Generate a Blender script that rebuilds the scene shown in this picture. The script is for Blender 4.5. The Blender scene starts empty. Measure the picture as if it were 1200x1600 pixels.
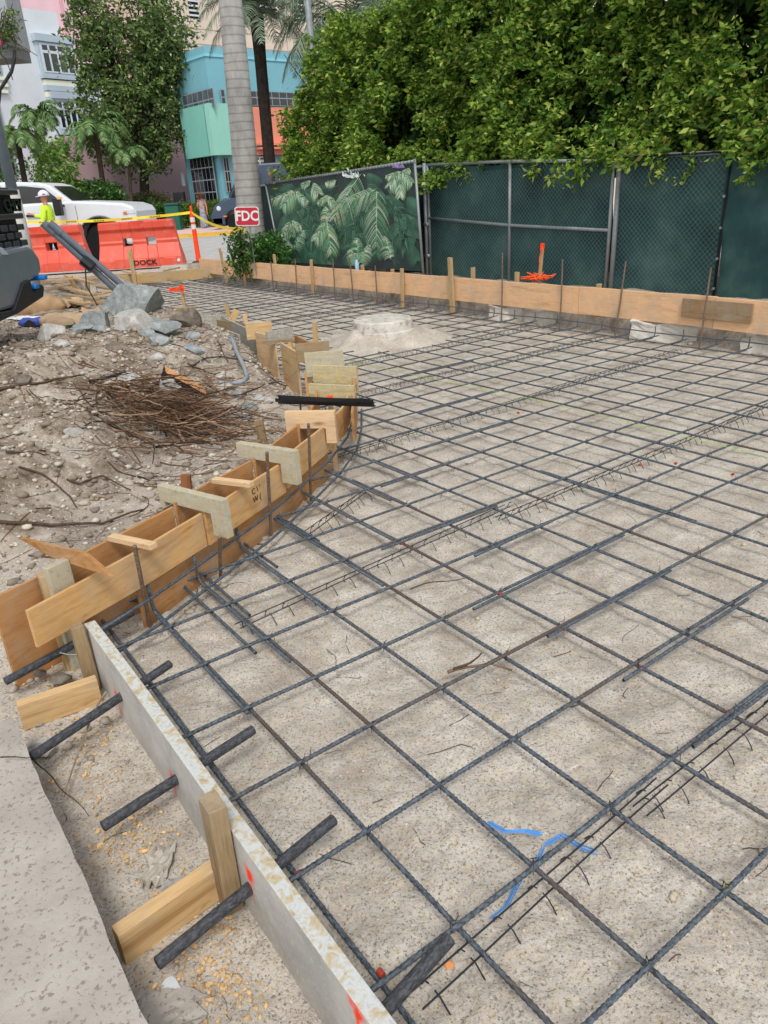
import bpy, bmesh, math, random
import numpy as np
from mathutils import Vector, Matrix, noise
random.seed(7); RNG = np.random.default_rng(7)
R = math.radians
# ---------------------------------------------------------------- camera
F_PX, TH, RO, CAMH = 1157.1, R(23.406), R(-3.641), 1.50
FW = Vector((0, math.cos(TH), -math.sin(TH))); RX = Vector((1, 0, 0)); UX = RX.cross(FW)
CR = math.cos(RO)*RX + math.sin(RO)*UX; CU = -math.sin(RO)*RX + math.cos(RO)*UX
CAM = Vector((0, 0, CAMH))
scene = bpy.context.scene; COL = scene.collection
cd = bpy.data.cameras.new('camera'); cam = bpy.data.objects.new('camera', cd); COL.objects.link(cam)
cd.sensor_fit = 'VERTICAL'; cd.sensor_height = 36; cd.lens = 36*F_PX/1600
cd.clip_start = .05; cd.clip_end = 2000
cam.matrix_world = Matrix(((CR.x, CU.x, -FW.x, 0), (CR.y, CU.y, -FW.y, 0), (CR.z, CU.z, -FW.z, CAMH), (0, 0, 0, 1)))
scene.camera = cam
# ---------------------------------------------------------------- sky, sun, exposure
SUN_EL, SUN_AZ = R(54), R(174)      # azimuth of the sun's place, clockwise from +Y
wd = bpy.data.worlds.new('World'); scene.world = wd; wd.use_nodes = True
nt = wd.node_tree; nt.nodes.clear()
sky = nt.nodes.new('ShaderNodeTexSky'); sky.sky_type = 'NISHITA'; sky.sun_disc = False
sky.sun_elevation = SUN_EL; sky.sun_rotation = SUN_AZ; sky.dust_density = 1.5; sky.air_density = 1.0; sky.altitude = 0
hs = nt.nodes.new('ShaderNodeHueSaturation'); hs.inputs['Saturation'].default_value = .22; hs.inputs['Value'].default_value = 1.35
bg = nt.nodes.new('ShaderNodeBackground'); bg.inputs[1].default_value = .13
wo = nt.nodes.new('ShaderNodeOutputWorld')
nt.links.new(sky.outputs[0], hs.inputs['Color']); nt.links.new(hs.outputs[0], bg.inputs[0]); nt.links.new(bg.outputs[0], wo.inputs[0])
sd = bpy.data.lights.new('sun', 'SUN'); sd.energy = 1.5; sd.angle = R(14); sd.color = (1, .96, .90)
sun = bpy.data.objects.new('sun', sd); COL.objects.link(sun)
dv = Vector((math.sin(SUN_AZ)*math.cos(SUN_EL), math.cos(SUN_AZ)*math.cos(SUN_EL), math.sin(SUN_EL)))
sun.rotation_euler = dv.to_track_quat('Z', 'Y').to_euler()
vs = scene.view_settings; vs.view_transform = 'Standard'; vs.look = 'None'; vs.gamma = 1; vs.exposure = .3
# ---------------------------------------------------------------- measuring helpers: photo pixel -> place
def ray(x, y): return FW + (x-600)/F_PX*CR - (y-800)/F_PX*CU
def at(x, y, z=0.0):
    d = ray(x, y); return CAM + d*((z-CAMH)/d.z)
def atY(x, y, Y):
    d = ray(x, y); return CAM + d*(Y/d.y)
O3 = Vector((-.483, 1.927, 0)); E1 = Vector((.818, .575, 0)).normalized(); E2 = Vector((.575, -.818, 0)).normalized(); UP = Vector((0, 0, 1))
def W(u, v, z=0.0):
    u, v, z = float(u), float(v), float(z); return O3 + u*E1 + v*E2 + Vector((0, 0, z))
def UV(p): q = Vector((p[0], p[1], 0)) - O3; return q.dot(E1), q.dot(E2)
def hitP(x, y, P0, D):              # pixel ray on the upright plane through P0 along D
    n = Vector((D[1], -D[0], 0)); d = ray(x, y); return CAM + d*((Vector(P0)-CAM).dot(n)/d.dot(n))
def hitU(x, y, u): return hitP(x, y, W(u, 0), E2)
SA, SB = .3243, .2838               # bar spacings
SZ = -.07                           # the sand under the bars
# ---------------------------------------------------------------- object helpers
WM = {}
def put(o, M=None, parent=None):
    M = M or Matrix.Identity(4); WM[o] = M
    if parent is not None:
        o.parent = parent; o.matrix_basis = WM[parent].inverted() @ M
    else: o.matrix_basis = M
    return o
def tag(o, label=None, cat=None, group=None, kind=None):
    if label: o['label'] = label
    if cat: o['category'] = cat
    if group: o['group'] = group
    if kind: o['kind'] = kind
    return o
def empty(name, loc, label, cat, group=None, rot=None):
    o = bpy.data.objects.new(name, None); COL.objects.link(o); o.empty_display_size = .1
    M = Matrix.Translation(Vector(loc)) @ (rot.to_4x4() if rot is not None else Matrix.Identity(4))
    put(o, M); tag(o, label, cat, group); return o
def frame(x, z=None, o=(0, 0, 0)):  # matrix with local X along x, local Z near z
    x = Vector(x).normalized(); z = Vector(z or (0, 0, 1)); y = z.cross(x).normalized(); z = x.cross(y)
    o = Vector(o); return Matrix(((x.x, y.x, z.x, o.x), (x.y, y.y, z.y, o.y), (x.z, y.z, z.z, o.z), (0, 0, 0, 1)))
class MB:
    def __init__(s): s.v = []; s.f = []; s.sm = False
    def add(s, vs, fs):
        n = len(s.v); s.v += [tuple(p) for p in vs]; s.f += [tuple(i+n for i in f) for f in fs]; return s
    def box(s, x0, x1, y0, y1, z0, z1, M=None):
        vs = [Vector((x, y, z)) for x in (x0, x1) for y in (y0, y1) for z in (z0, z1)]
        if M: vs = [M @ p for p in vs]
        return s.add(vs, [(0, 1, 3, 2), (4, 6, 7, 5), (0, 4, 5, 1), (2, 3, 7, 6), (0, 2, 6, 4), (1, 5, 7, 3)])
    def prism(s, poly, t, M=None):          # polygon [(x,z)] in local XZ, thickness t along +Y
        n = len(poly); vs = [Vector((a, 0, b)) for a, b in poly] + [Vector((a, t, b)) for a, b in poly]
        if M: vs = [M @ p for p in vs]
        return s.add(vs, [tuple(range(n)), tuple(range(2*n-1, n-1, -1))] + [((i+1) % n, i, n+i, n+(i+1) % n) for i in range(n)])
    def quad(s, *p): return s.add(p, [tuple(range(len(p)))])
    def tube(s, pts, r, n=6, cap=True, closed=False):
        pts = [Vector(p) for p in pts]; m = len(pts); rr = r if hasattr(r, '__len__') else [r]*m
        prev = None; base = len(s.v)
        for i in range(m):
            if closed: d = pts[(i+1) % m]-pts[i-1]
            else: d = pts[min(i+1, m-1)]-pts[max(i-1, 0)]
            if d.length < 1e-9: d = Vector((0, 0, 1))
            d.normalize()
            if prev is None:
                a = Vector((0, 0, 1)) if abs(d.z) < .9 else Vector((1, 0, 0)); x = d.cross(a).normalized()
            else: x = (prev - d*prev.dot(d)).normalized()
            prev = x; y = d.cross(x)
            for k in range(n):
                t = 2*math.pi*k/n; s.v.append(tuple(pts[i]+(x*math.cos(t)+y*math.sin(t))*rr[i]))
        for i in range(m if closed else m-1):
            j = (i+1) % m
            for k in range(n):
                s.f.append((base+i*n+k, base+i*n+(k+1) % n, base+j*n+(k+1) % n, base+j*n+k))
        if cap and not closed:
            s.f.append(tuple(base+k for k in range(n-1, -1, -1))); s.f.append(tuple(base+(m-1)*n+k for k in range(n)))
        return s
    def lathe(s, prof, n=16, M=None):       # profile [(r,z)]
        base = len(s.v)
        for r_, z in prof:
            for k in range(n):
                p = Vector((r_*math.cos(2*math.pi*k/n), r_*math.sin(2*math.pi*k/n), z)); s.v.append(tuple(M @ p if M else p))
        for i in range(len(prof)-1):
            for k in range(n): s.f.append((base+i*n+k, base+i*n+(k+1) % n, base+(i+1)*n+(k+1) % n, base+(i+1)*n+k))
        s.f.append(tuple(base+k for k in range(n-1, -1, -1))); s.f.append(tuple(base+(len(prof)-1)*n+k for k in range(n)))
        return s
    def build(s, name, mat, parent=None, M=None, smooth=False, bevel=0, recalc=True):
        me = bpy.data.meshes.new(name); me.from_pydata(s.v, [], s.f)
        if recalc and len(s.f) < 60000:
            bm = bmesh.new(); bm.from_mesh(me); bmesh.ops.recalc_face_normals(bm, faces=bm.faces); bm.to_mesh(me); bm.free()
        if smooth: me.shade_smooth()
        o = bpy.data.objects.new(name, me); COL.objects.link(o)
        if mat: me.materials.append(mat)
        put(o, M, parent)
        if bevel:
            b = o.modifiers.new('bevel', 'BEVEL'); b.width = bevel; b.segments = 2; b.limit_method = 'ANGLE'; b.angle_limit = R(40)
        return o
def copy_thing(o, M, label=None):
    c = o.copy(); COL.objects.link(c); put(c, M)
    for ch in [k for k in WM if k.parent is o]:
        d = ch.copy(); COL.objects.link(d); put(d, M @ WM[o].inverted() @ WM[ch], c)
    if label: c['label'] = label
    return c
def text_mesh(body, size, name, mat, parent, M, depth=.002, bold=False, ax='CENTER', sx=1):
    cu = bpy.data.curves.new('t', 'FONT'); cu.body = body; cu.size = size; cu.extrude = depth; cu.align_x = ax; cu.align_y = 'CENTER'
    cu.offset = size*.025 if bold else 0; cu.resolution_u = 3
    t = bpy.data.objects.new('t', cu); me = bpy.data.meshes.new_from_object(t); bpy.data.objects.remove(t); bpy.data.curves.remove(cu)
    me.name = name; me.transform(Matrix.Diagonal((sx, 1, 1, 1)))
    o = bpy.data.objects.new(name, me); COL.objects.link(o); me.materials.clear(); me.materials.append(mat); put(o, M, parent); return o
def np_mesh(name, V, Fq, mat, parent=None, M=None, smooth=False):
    V = np.asarray(V, dtype=np.float32); Fq = np.asarray(Fq, dtype=np.int32); k = Fq.shape[1]
    me = bpy.data.meshes.new(name); me.vertices.add(len(V)); me.vertices.foreach_set('co', V.ravel())
    me.loops.add(Fq.size); me.loops.foreach_set('vertex_index', Fq.ravel())
    me.polygons.add(len(Fq)); me.polygons.foreach_set('loop_start', np.arange(0, Fq.size, k, dtype=np.int32))
    me.update(calc_edges=True); me.validate()
    if smooth: me.shade_smooth()
    o = bpy.data.objects.new(name, me); COL.objects.link(o); me.materials.append(mat); put(o, M, parent); return o
# ---------------------------------------------------------------- materials
def hexc(h):
    c = [int(h[i:i+2], 16)/255 for i in (0, 2, 4)]; return tuple(x/12.92 if x < .04045 else ((x+.055)/1.055)**2.4 for x in c)+(1,)
class Mat:
    def __init__(s, name, rough=.8, spec=.3, metal=0):
        s.m = bpy.data.materials.new(name); s.m.use_nodes = True; s.t = s.m.node_tree; s.b = s.t.nodes['Principled BSDF']
        s.b.inputs['Roughness'].default_value = rough; s.b.inputs['Specular IOR Level'].default_value = spec; s.b.inputs['Metallic'].default_value = metal
        s.co = s.t.nodes.new('ShaderNodeTexCoord'); s.out = s.t.nodes['Material Output']
    def n(s, typ, **kw):
        nd = s.t.nodes.new(typ)
        for k, v in kw.items():
            if k.startswith('i_'): nd.inputs[k[2:].replace('_', ' ')].default_value = v
            else: setattr(nd, k, v)
        return nd
    def l(s, a, b): s.t.links.new(a, b)
    def map(s, scale=(1, 1, 1), src='Object', rot=(0, 0, 0)):
        m = s.n('ShaderNodeMapping'); m.inputs['Scale'].default_value = scale; m.inputs['Rotation'].default_value = rot
        s.l(s.co.outputs[src], m.inputs[0]); return m.outputs[0]
    def noise(s, vec, scale, detail=4, rough=.55, dist=0):
        n = s.n('ShaderNodeTexNoise'); n.inputs['Scale'].default_value = scale; n.inputs['Detail'].default_value = detail
        n.inputs['Roughness'].default_value = rough; n.inputs['Distortion'].default_value = dist; s.l(vec, n.inputs['Vector']); return n.outputs[0]
    def vor(s, vec, scale, feature='F1', out='Distance', rnd=1):
        n = s.n('ShaderNodeTexVoronoi'); n.feature = feature; n.inputs['Scale'].default_value = scale; n.inputs['Randomness'].default_value = rnd
        s.l(vec, n.inputs['Vector']); return n.outputs[out]
    def ramp(s, fac, stops, interp='LINEAR'):
        r = s.n('ShaderNodeValToRGB'); cr = r.color_ramp; cr.interpolation = interp
        while len(cr.elements) < len(stops): cr.elements.new(.5)
        for e, (p, c) in zip(cr.elements, stops):
            e.position = p; e.color = c if len(c) == 4 else tuple(c)+(1,)
        s.l(fac, r.inputs[0]); return r.outputs[0]
    def mix(s, fac, a, b, mode='MIX'):
        m = s.n('ShaderNodeMix'); m.data_type = 'RGBA'; m.blend_type = mode
        for sock, v in ((m.inputs[0], fac), (m.inputs[6], a), (m.inputs[7], b)):
            if hasattr(v, 'links') or hasattr(v, 'is_linked'): s.l(v, sock)
            else: sock.default_value = v
        return m.outputs[2]
    def col(s, c):
        if hasattr(c, 'is_linked'): s.l(c, s.b.inputs['Base Color'])
        else: s.b.inputs['Base Color'].default_value = c
        return s
    def bump(s, h, strength=.5, dist=.01, prev=None):
        b = s.n('ShaderNodeBump'); b.inputs['Strength'].default_value = strength; b.inputs['Distance'].default_value = dist
        s.l(h, b.inputs['Height'])
        if prev is not None: s.l(prev, b.inputs['Normal'])
        s.l(b.outputs[0], s.b.inputs['Normal']); return b.outputs[0]
def G(a): return (a, a, a, 1)
def plain(name, c, rough=.7, spec=.3, metal=0, var=.12, scale=6, bump=0):
    m = Mat(name, rough, spec, metal); c = hexc(c) if isinstance(c, str) else c
    n = m.noise(m.map(), scale, 5)
    d = tuple(x*(1-var) for x in c[:3])+(1,); e = tuple(min(1, x*(1+var)) for x in c[:3])+(1,)
    m.col(m.ramp(n, [(.3, d), (.7, e)]))
    if bump: m.bump(m.noise(m.map(), scale*8, 4), bump, .01)
    return m.m
def wood(name, c1, c2, c3, knots=True, grain=1.0, stain=None, rough=.75):
    m = Mat(name, rough, .2)
    oi = m.n('ShaderNodeObjectInfo'); off = m.n('ShaderNodeVectorMath', operation='ADD'); m.l(m.map((1.2, 14*grain, 14*grain)), off.inputs[0])
    sc = m.n('ShaderNodeVectorMath', operation='SCALE'); sc.inputs['Scale'].default_value = 57; m.l(oi.outputs['Random'], sc.inputs[0]); m.l(sc.outputs[0], off.inputs[1])
    v = off.outputs[0]
    n1 = m.noise(v, 1.6, 6, .6, 1.2); n2 = m.noise(v, 9, 3, .6, .3)
    c = m.ramp(n1, [(.28, hexc(c2)), (.45, hexc(c1)), (.62, hexc(c1)), (.78, hexc(c3))])
    c = m.mix(m.ramp(n2, [(.45, G(0)), (.75, G(.55))]), c, hexc(c2))
    if knots:
        k = m.vor(m.map((2.2, 7, 7)), 1.1); c = m.mix(m.ramp(k, [(.04, G(.85)), (.13, G(0))]), c, tuple(x*.45 for x in hexc(c2)[:3])+(1,))
    if stain:
        s1 = m.noise(m.map((1, 1, 1)), 26, 5, .65); c = m.mix(m.ramp(s1, [(.47, G(0)), (.6, G(.5))]), c, hexc(stain))
        s2 = m.noise(m.map((1, 1, 1)), 45, 3, .6); c = m.mix(m.ramp(s2, [(.6, G(0)), (.66, G(.4))]), c, hexc('6b6a64'))
    du = m.noise(m.map((1, 1, 1)), 3.5, 7, .7, .5); c = m.mix(m.ramp(du, [(.46, G(0)), (.7, G(.5))]), c, hexc('a2988a'))
    sm = m.noise(m.map((1, 2, 2)), 8, 6, .75); c = m.mix(m.ramp(sm, [(.62, G(0)), (.72, G(.5))]), c, tuple(x*.5 for x in hexc(c2)[:3])+(1,))
    m.col(c); m.bump(n2, .25, .004); return m.m
M_ply = wood('plywood', 'cda36c', 'ac7a46', 'dcb988', knots=False, grain=.5)
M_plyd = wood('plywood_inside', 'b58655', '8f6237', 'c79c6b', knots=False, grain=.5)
M_pine = wood('pine_board', 'd8b890', 'b9946a', 'e2c8a4')
M_stake = wood('stake_wood', 'b59a6e', '8a6c44', 'cdb68c', knots=False)
M_old = wood('weathered_wood', '9a8463', '6e5c44', 'b3a080')
M_grey = wood('concrete_stained_wood', 'a3a097', '85827a', 'b8b3a6', knots=False, stain='c9c3b0')
M_white = wood('splattered_wood', 'b8ad8e', '9a9680', 'cfc29a', knots=False, stain='b7b9b0')
M_yellow = wood('yellow_stained_wood', 'cbb884', 'a08f62', 'd8c896', knots=False, stain='9aa3a0')

def ground_mat():
    m = Mat('sand', .95, .1); P = m.map((1, 1, 1))
    big = m.noise(P, 2.2, 5, .6, .6); mid = m.noise(P, 6, 6, .65); fine = m.noise(P, 120, 3, .75); sp = m.noise(P, 55, 4, .75)
    c = m.ramp(mid, [(.3, hexc('a49b8f')), (.5, hexc('c0b8ac')), (.7, hexc('d0cabf'))])
    c = m.mix(m.ramp(big, [(.45, G(0)), (.66, G(.4))]), c, hexc('a79d90'))
    c = m.mix(m.ramp(fine, [(.36, G(.85)), (.48, G(0))]), c, hexc('7d7163'))
    c = m.mix(m.ramp(sp, [(.60, G(0)), (.68, G(.75))]), c, hexc('e0d9cd'))
    dk = m.vor(P, 70); dn = m.noise(P, 8, 3)
    c = m.mix(m.ramp(dk, [(.10, G(.8)), (.2, G(0))]), c, hexc('5f5242'))
    st = m.noise(m.map((3, 3, 3)), 5, 5, .6, 2.5); c = m.mix(m.ramp(st, [(.56, G(0)), (.62, G(.35)), (.66, G(0))]), c, hexc('cbb183'))
    # browner, darker soil where the heap is (vertex attribute 'soil')
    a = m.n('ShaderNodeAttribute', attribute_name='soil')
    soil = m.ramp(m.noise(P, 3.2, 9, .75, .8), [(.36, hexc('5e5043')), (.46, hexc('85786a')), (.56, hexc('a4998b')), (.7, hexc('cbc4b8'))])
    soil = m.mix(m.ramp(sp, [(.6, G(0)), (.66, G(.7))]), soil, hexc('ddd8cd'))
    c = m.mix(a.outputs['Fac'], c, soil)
    m.col(c)
    b = m.bump(m.noise(P, 16, 6, .7), .75, .02); m.bump(m.noise(P, 110, 3, .7), .6, .006, b); return m.m
M_sand = ground_mat()
def concrete_mat(name, c1, c2, c3, speck=None, sc=1):
    m = Mat(name, .9, .15); P = m.map()
    n = m.noise(P, 3*sc, 7, .65); c = m.ramp(n, [(.3, hexc(c1)), (.5, hexc(c2)), (.7, hexc(c3))])
    f = m.noise(P, 60*sc, 3, .7)
    if speck: c = m.mix(m.ramp(f, [(.38, G(.8)), (.43, G(0))]), c, hexc(speck))
    m.col(c); m.bump(f, .4, .004); return m.m
M_walk = concrete_mat('sidewalk_concrete', '948e85', 'a69f96', 'b4aea4', '7d756a', 1.3)
M_conc = concrete_mat('rough_concrete', '989287', 'b3ada2', 'cac5bb')
M_asph = concrete_mat('pale_asphalt', '9d9c98', 'aeadaa', 'bab9b5')
M_pink = concrete_mat('pink_paving', 'c9a7a3', 'd4b3af', 'dcbfba')
M_curbw = concrete_mat('kerb_concrete', 'b9b4aa', 'c8c3b9', 'd4cfc6')
M_yel = plain('yellow_paint', 'cfa53c', .7); M_wht = plain('white_paint', 'd8d8d4', .6, var=.05)
def rebar_mat(name, c1, c2, rust, rustamt):
    m = Mat(name, .6, .4); oi = m.n('ShaderNodeObjectInfo')
    P = m.map(); n = m.noise(m.map((1, 2.2, 2.2)), 75, 4, .75); c = m.ramp(n, [(.36, hexc(c1)), (.5, hexc(c2)), (.62, tuple(min(1, x*1.9) for x in hexc(c2)[:3])+(1,))])
    big = m.noise(m.map((1, 1, 1), 'Object'), 1.3, 3); add = m.n('ShaderNodeMath', operation='ADD'); m.l(big, add.inputs[0])
    mu = m.n('ShaderNodeMath', operation='MULTIPLY'); mu.inputs[1].default_value = .25; m.l(oi.outputs['Random'], mu.inputs[0]); m.l(mu.outputs[0], add.inputs[1])
    c = m.mix(m.ramp(add.outputs[0], [(.68, G(0)), (.84, G(rustamt))]), c, hexc(rust))
    m.col(c); m.bump(n, .3, .002); return m.m
M_bar = rebar_mat('rebar_steel', '1e2124', '4b535a', '5a483a', .75)
M_wire = plain('black_wire', '25262a', .5, .5); M_rust = rebar_mat('rusty_steel', '4a3f38', '6b5a4c', '6a4a34', .8)
M_dow = rebar_mat('dowel_steel', '26272a', '3c3e42', '3f3830', .4)
M_orange = plain('orange_paint', 'ff4a1c', .5, var=.1); M_flag = plain('orange_ribbon', 'ff4a22', .5)
M_blk = plain('black_plastic', '15171c', .35, .5); M_galv = plain('galvanised_steel', '8e9496', .45, .5, .5, var=.2)
M_gpipe = plain('grey_pipe', '8a9096', .4, .5); M_dpipe = plain('dark_grey_pipe', '68727d', .45, .5)
M_glass = plain('dark_glass', '10151a', .08, .8, var=.3); M_blue = plain('blue_plastic', '1b74c4', .4)
def rock_mat(name, a, b, c_, br=None):
    m = Mat(name, .9, .15); P = m.map(); n = m.noise(P, 14, 8, .75)
    c = m.ramp(n, [(.3, hexc(a)), (.5, hexc(b)), (.68, hexc(c_))])
    if br:
        c = m.mix(m.ramp(m.noise(P, 5, 4), [(.6, G(0)), (.66, G(.8))]), c, hexc(br))
    m.col(c); m.bump(m.noise(P, 30, 6, .7), .7, .01); return m.m
M_rock = rock_mat('blue_grey_rock', '6c7272', '8c9291', 'aeb2af'); M_rockw = rock_mat('pale_rock', '8c8c88', 'acaaa4', 'c8c5be')
M_rockb = rock_mat('brown_faced_rock', '4f453c', '6f665b', '8a8378')
def leaf_mat(name, stops, trans=.35, rough=.5):
    m = Mat(name, rough, .3); g = m.n('ShaderNodeNewGeometry')
    c = m.ramp(g.outputs['Random Per Island'], [(p, hexc(h)) for p, h in stops]); m.col(c)
    tr = m.n('ShaderNodeBsdfTranslucent'); m.l(c, tr.inputs[0]); mx = m.n('ShaderNodeMixShader'); mx.inputs[0].default_value = trans
    m.l(m.b.outputs[0], mx.inputs[1]); m.l(tr.outputs[0], mx.inputs[2]); m.l(mx.outputs[0], m.out.inputs[0]); return m.m
M_ficus = leaf_mat('ficus_leaf', [(0, '3c5e26'), (.3, '58802e'), (.6, '7d9e3c'), (.85, 'a8be50'), (.97, 'ccd874'), (1, '9a8a4a')], .45)
M_tree = leaf_mat('tree_leaf', [(0, '3a5230'), (.5, '5e7842'), (.85, '829854'), (1, 'a0b068')])
M_shrub = leaf_mat('shrub_leaf', [(0, '22401c'), (.5, '37602a'), (.9, '5c8a3c'), (1, '7fa850')])
M_palm = leaf_mat('palm_leaf', [(0, '3c5a2c'), (.5, '5a7a44'), (1, '86a066')], .2); M_date = leaf_mat('date_palm_leaf', [(0, '4a5c48'), (.5, '6c7f66'), (1, '93a38a')], .2)
M_bark = plain('bark', '4e4438', .9, .1, var=.4, scale=5, bump=.8); M_barkd = plain('dark_bark', '2f2a26', .9, .1, var=.4, scale=6, bump=1)
M_root = plain('root', '54453a', .9, .1, var=.35, scale=30)
# ================================================================ GROUND
PIT = [W(-.62, 6), W(6.02, 6), W(6.02, -14.0), Vector((-5.9, 15.1, 0)), Vector((-4.5, 12.9, 0)), Vector((-3.2, 11, 0)), Vector((-2.2, 9.6, 0)),
       Vector((-1.72, 8.7, 0)), Vector((-1.32, 7.9, 0)), Vector((-1.02, 7.2, 0)), Vector((-.78, 6.6, 0)), Vector((-.6, 6, 0)), Vector((-.5, 5.4, 0)),
       Vector((-.5, 4.9, 0)), Vector((-.5, 4.45, 0)), Vector((-.6, 3.9, 0)), Vector((-.78, 3.4, 0)), Vector((-.98, 2.95, 0)), Vector((-1.18, 2.6, 0)), Vector((-1.5, 2.2, 0)), W(-.62, -.25)]
PITA = np.array([(p.x, p.y) for p in PIT])
def pit_sd(X, Y):                       # negative inside
    d = np.full(X.shape, 1e9); ins = np.zeros(X.shape, bool); n = len(PITA)
    for i in range(n):
        a, b = PITA[i], PITA[(i+1) % n]; e = b-a; t = np.clip(((X-a[0])*e[0]+(Y-a[1])*e[1])/(e@e), 0, 1)
        d = np.minimum(d, np.hypot(X-a[0]-t*e[0], Y-a[1]-t*e[1]))
        c = (a[1] > Y) != (b[1] > Y)
        with np.errstate(divide='ignore', invalid='ignore'): xi = a[0]+(Y-a[1])*e[0]/(e[1] if e[1] else 1e-9)
        ins ^= c & (X < xi)
    return np.where(ins, -d, d)
HP = [(0, 1000, .0), (0, 900, .03), (60, 850, .1), (140, 820, .06), (0, 800, .2), (150, 775, .12), (0, 720, .3), (130, 710, .22), (240, 740, .06), (0, 640, .38), (90, 640, .34), (190, 650, .18), (290, 690, .03),
      (360, 660, .06), (0, 560, .5), (60, 545, .5), (130, 530, .5), (200, 520, .48), (290, 510, .42), (340, 528, .34), (200, 590, .36), (290, 590, .24), (370, 610, .12), (420, 640, .02), (400, 570, .2), (445, 590, .06), (330, 505, .3), (380, 545, .22)]
HPW = [(at(x, y, z), z) for x, y, z in HP]
HPX = np.array([(p.x, p.y, z) for p, z in HPW] + [(-3.6, 8.0, .3), (-2.6, 9.6, .3), (-2, 9, .32), (-5, 9.5, .22), (-4, 12, .2), (-5.5, 12, .2), (-6.5, 16, .2), (-7, 10, .2), (-5, 6, .45), (-4.5, 4, .3), (-3, 3, .1), (-2.6, 4.2, .35), (-2.2, 1.6, -.02), (-6, 2, .0), (-9, 7, .2), (-9, 14, .19), (-1.55, 8.7, .2), (-3.2, 6.0, .5)])
def mound(X, Y):
    w = 0; s = 0
    for x, y, z in HPX:
        k = 1/((X-x)**2+(Y-y)**2+.02)**1.8; s = s+k*z; w = w+k
    return s/w
def fbm(X, Y, sc, seed=0):
    out = np.zeros(X.shape); a = 1.0
    r = np.random.default_rng(seed)
    for o in range(5):
        for _ in range(3):
            th = r.uniform(0, 6.28); f = sc*2**o*r.uniform(.7, 1.4); ph = r.uniform(0, 6.28); ph2 = r.uniform(0, 6.28)
            out += a*np.sin((X*math.cos(th)+Y*math.sin(th))*f+ph + 1.7*np.sin((X*-math.sin(th)+Y*math.cos(th))*f*.6+ph2))/3
        a *= .55
    return out
MANH = at(597, 520, 0); MANH = Vector((.12, 8.32, 0))
def height(X, Y):
    sd_ = pit_sd(X, Y); U = (X-O3.x)*E1.x+(Y-O3.y)*E1.y; V = (X-O3.x)*E2.x+(Y-O3.y)*E2.y
    inside = SZ + .014*fbm(X, Y, 4, 3) + .009*fbm(X, Y, 14, 4)+.004*fbm(X, Y, 40, 14)
    r = np.hypot(X-MANH.x, Y-MANH.y); ang = np.arctan2(Y-MANH.y, X-MANH.x)
    cone = (.15+.03*np.sin(ang*2+1))*np.clip(1-(r-.36)/(.52+.16*np.sin(ang*3+1)+.09*np.sin(ang*7)), 0, 1)**1.7*(1+.15*fbm(X, Y, 9, 31))
    inside = np.maximum(inside, np.where(r < .33, .12, SZ+cone+.010*fbm(X, Y, 20, 9)))
    left = mound(X, Y); bump = np.clip((left-.03)/.2, 0, 1)
    left = left + bump*(.034*fbm(X, Y, 3.6, 5)+.022*fbm(X, Y, 11, 6)+.012*fbm(X, Y, 30, 8))
    right = .27 + .015*fbm(X, Y, 7, 11)
    far = np.clip((Y-15.5)/2.0, 0, 1); flat = .17
    out = np.where(U > 5.5, right, left*(1-far)+flat*far)
    out = np.where((U > 5.5) & (V < -15), flat, out)
    near = (U < -.6) & (V > -.35); out = np.where(near, -.02, out)
    out = np.where(Y > 17.6, np.minimum(out, flat), out)
    width = np.where(U > 5.5, .22, .30); t = np.clip(sd_/width, 0, 1); t = t*t*(3-2*t)
    h = np.where(sd_ < 0, inside, inside*(1-t)+out*t)
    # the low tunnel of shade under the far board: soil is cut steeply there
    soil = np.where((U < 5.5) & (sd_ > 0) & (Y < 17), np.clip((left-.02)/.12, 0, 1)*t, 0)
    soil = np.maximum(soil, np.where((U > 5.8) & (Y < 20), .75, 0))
    return h, soil
GS = .04; GX, GY = np.arange(-10, 8, GS), np.arange(.2, 21, GS); GH = height(*np.meshgrid(GX, GY))[0]
def ground_h(x, y):
    i = min(max(int((y-.2)/GS), 0), len(GY)-2); j = min(max(int((x+10)/GS), 0), len(GX)-2); a = min(max((y-.2)/GS-i, 0), 1); b = min(max((x+10)/GS-j, 0), 1)
    return float((GH[i, j]*(1-b)+GH[i, j+1]*b)*(1-a)+(GH[i+1, j]*(1-b)+GH[i+1, j+1]*b)*a)
na, nr = 620, 640
ang = np.linspace(R(-82), R(82), na); rad = np.concatenate([np.geomspace(.35, 24, nr-60), np.geomspace(24.5, 900, 60)])
A_, R_ = np.meshgrid(ang, rad); X_ = np.sin(A_)*R_; Y_ = np.cos(A_)*R_-.1
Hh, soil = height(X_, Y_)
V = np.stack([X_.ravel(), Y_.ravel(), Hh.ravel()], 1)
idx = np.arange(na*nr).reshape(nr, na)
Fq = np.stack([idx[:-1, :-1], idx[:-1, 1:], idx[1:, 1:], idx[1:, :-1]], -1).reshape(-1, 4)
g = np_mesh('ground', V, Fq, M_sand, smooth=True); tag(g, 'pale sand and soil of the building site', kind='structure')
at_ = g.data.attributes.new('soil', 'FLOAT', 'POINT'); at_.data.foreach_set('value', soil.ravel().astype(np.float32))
def surf(x, y, off=0.0):
    d = ray(x, y); t = 1.5
    while t < 22:
        p = CAM+d*t
        if p.z <= ground_h(p.x, p.y)+off: break
        t += .02
    return CAM+d*t
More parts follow.
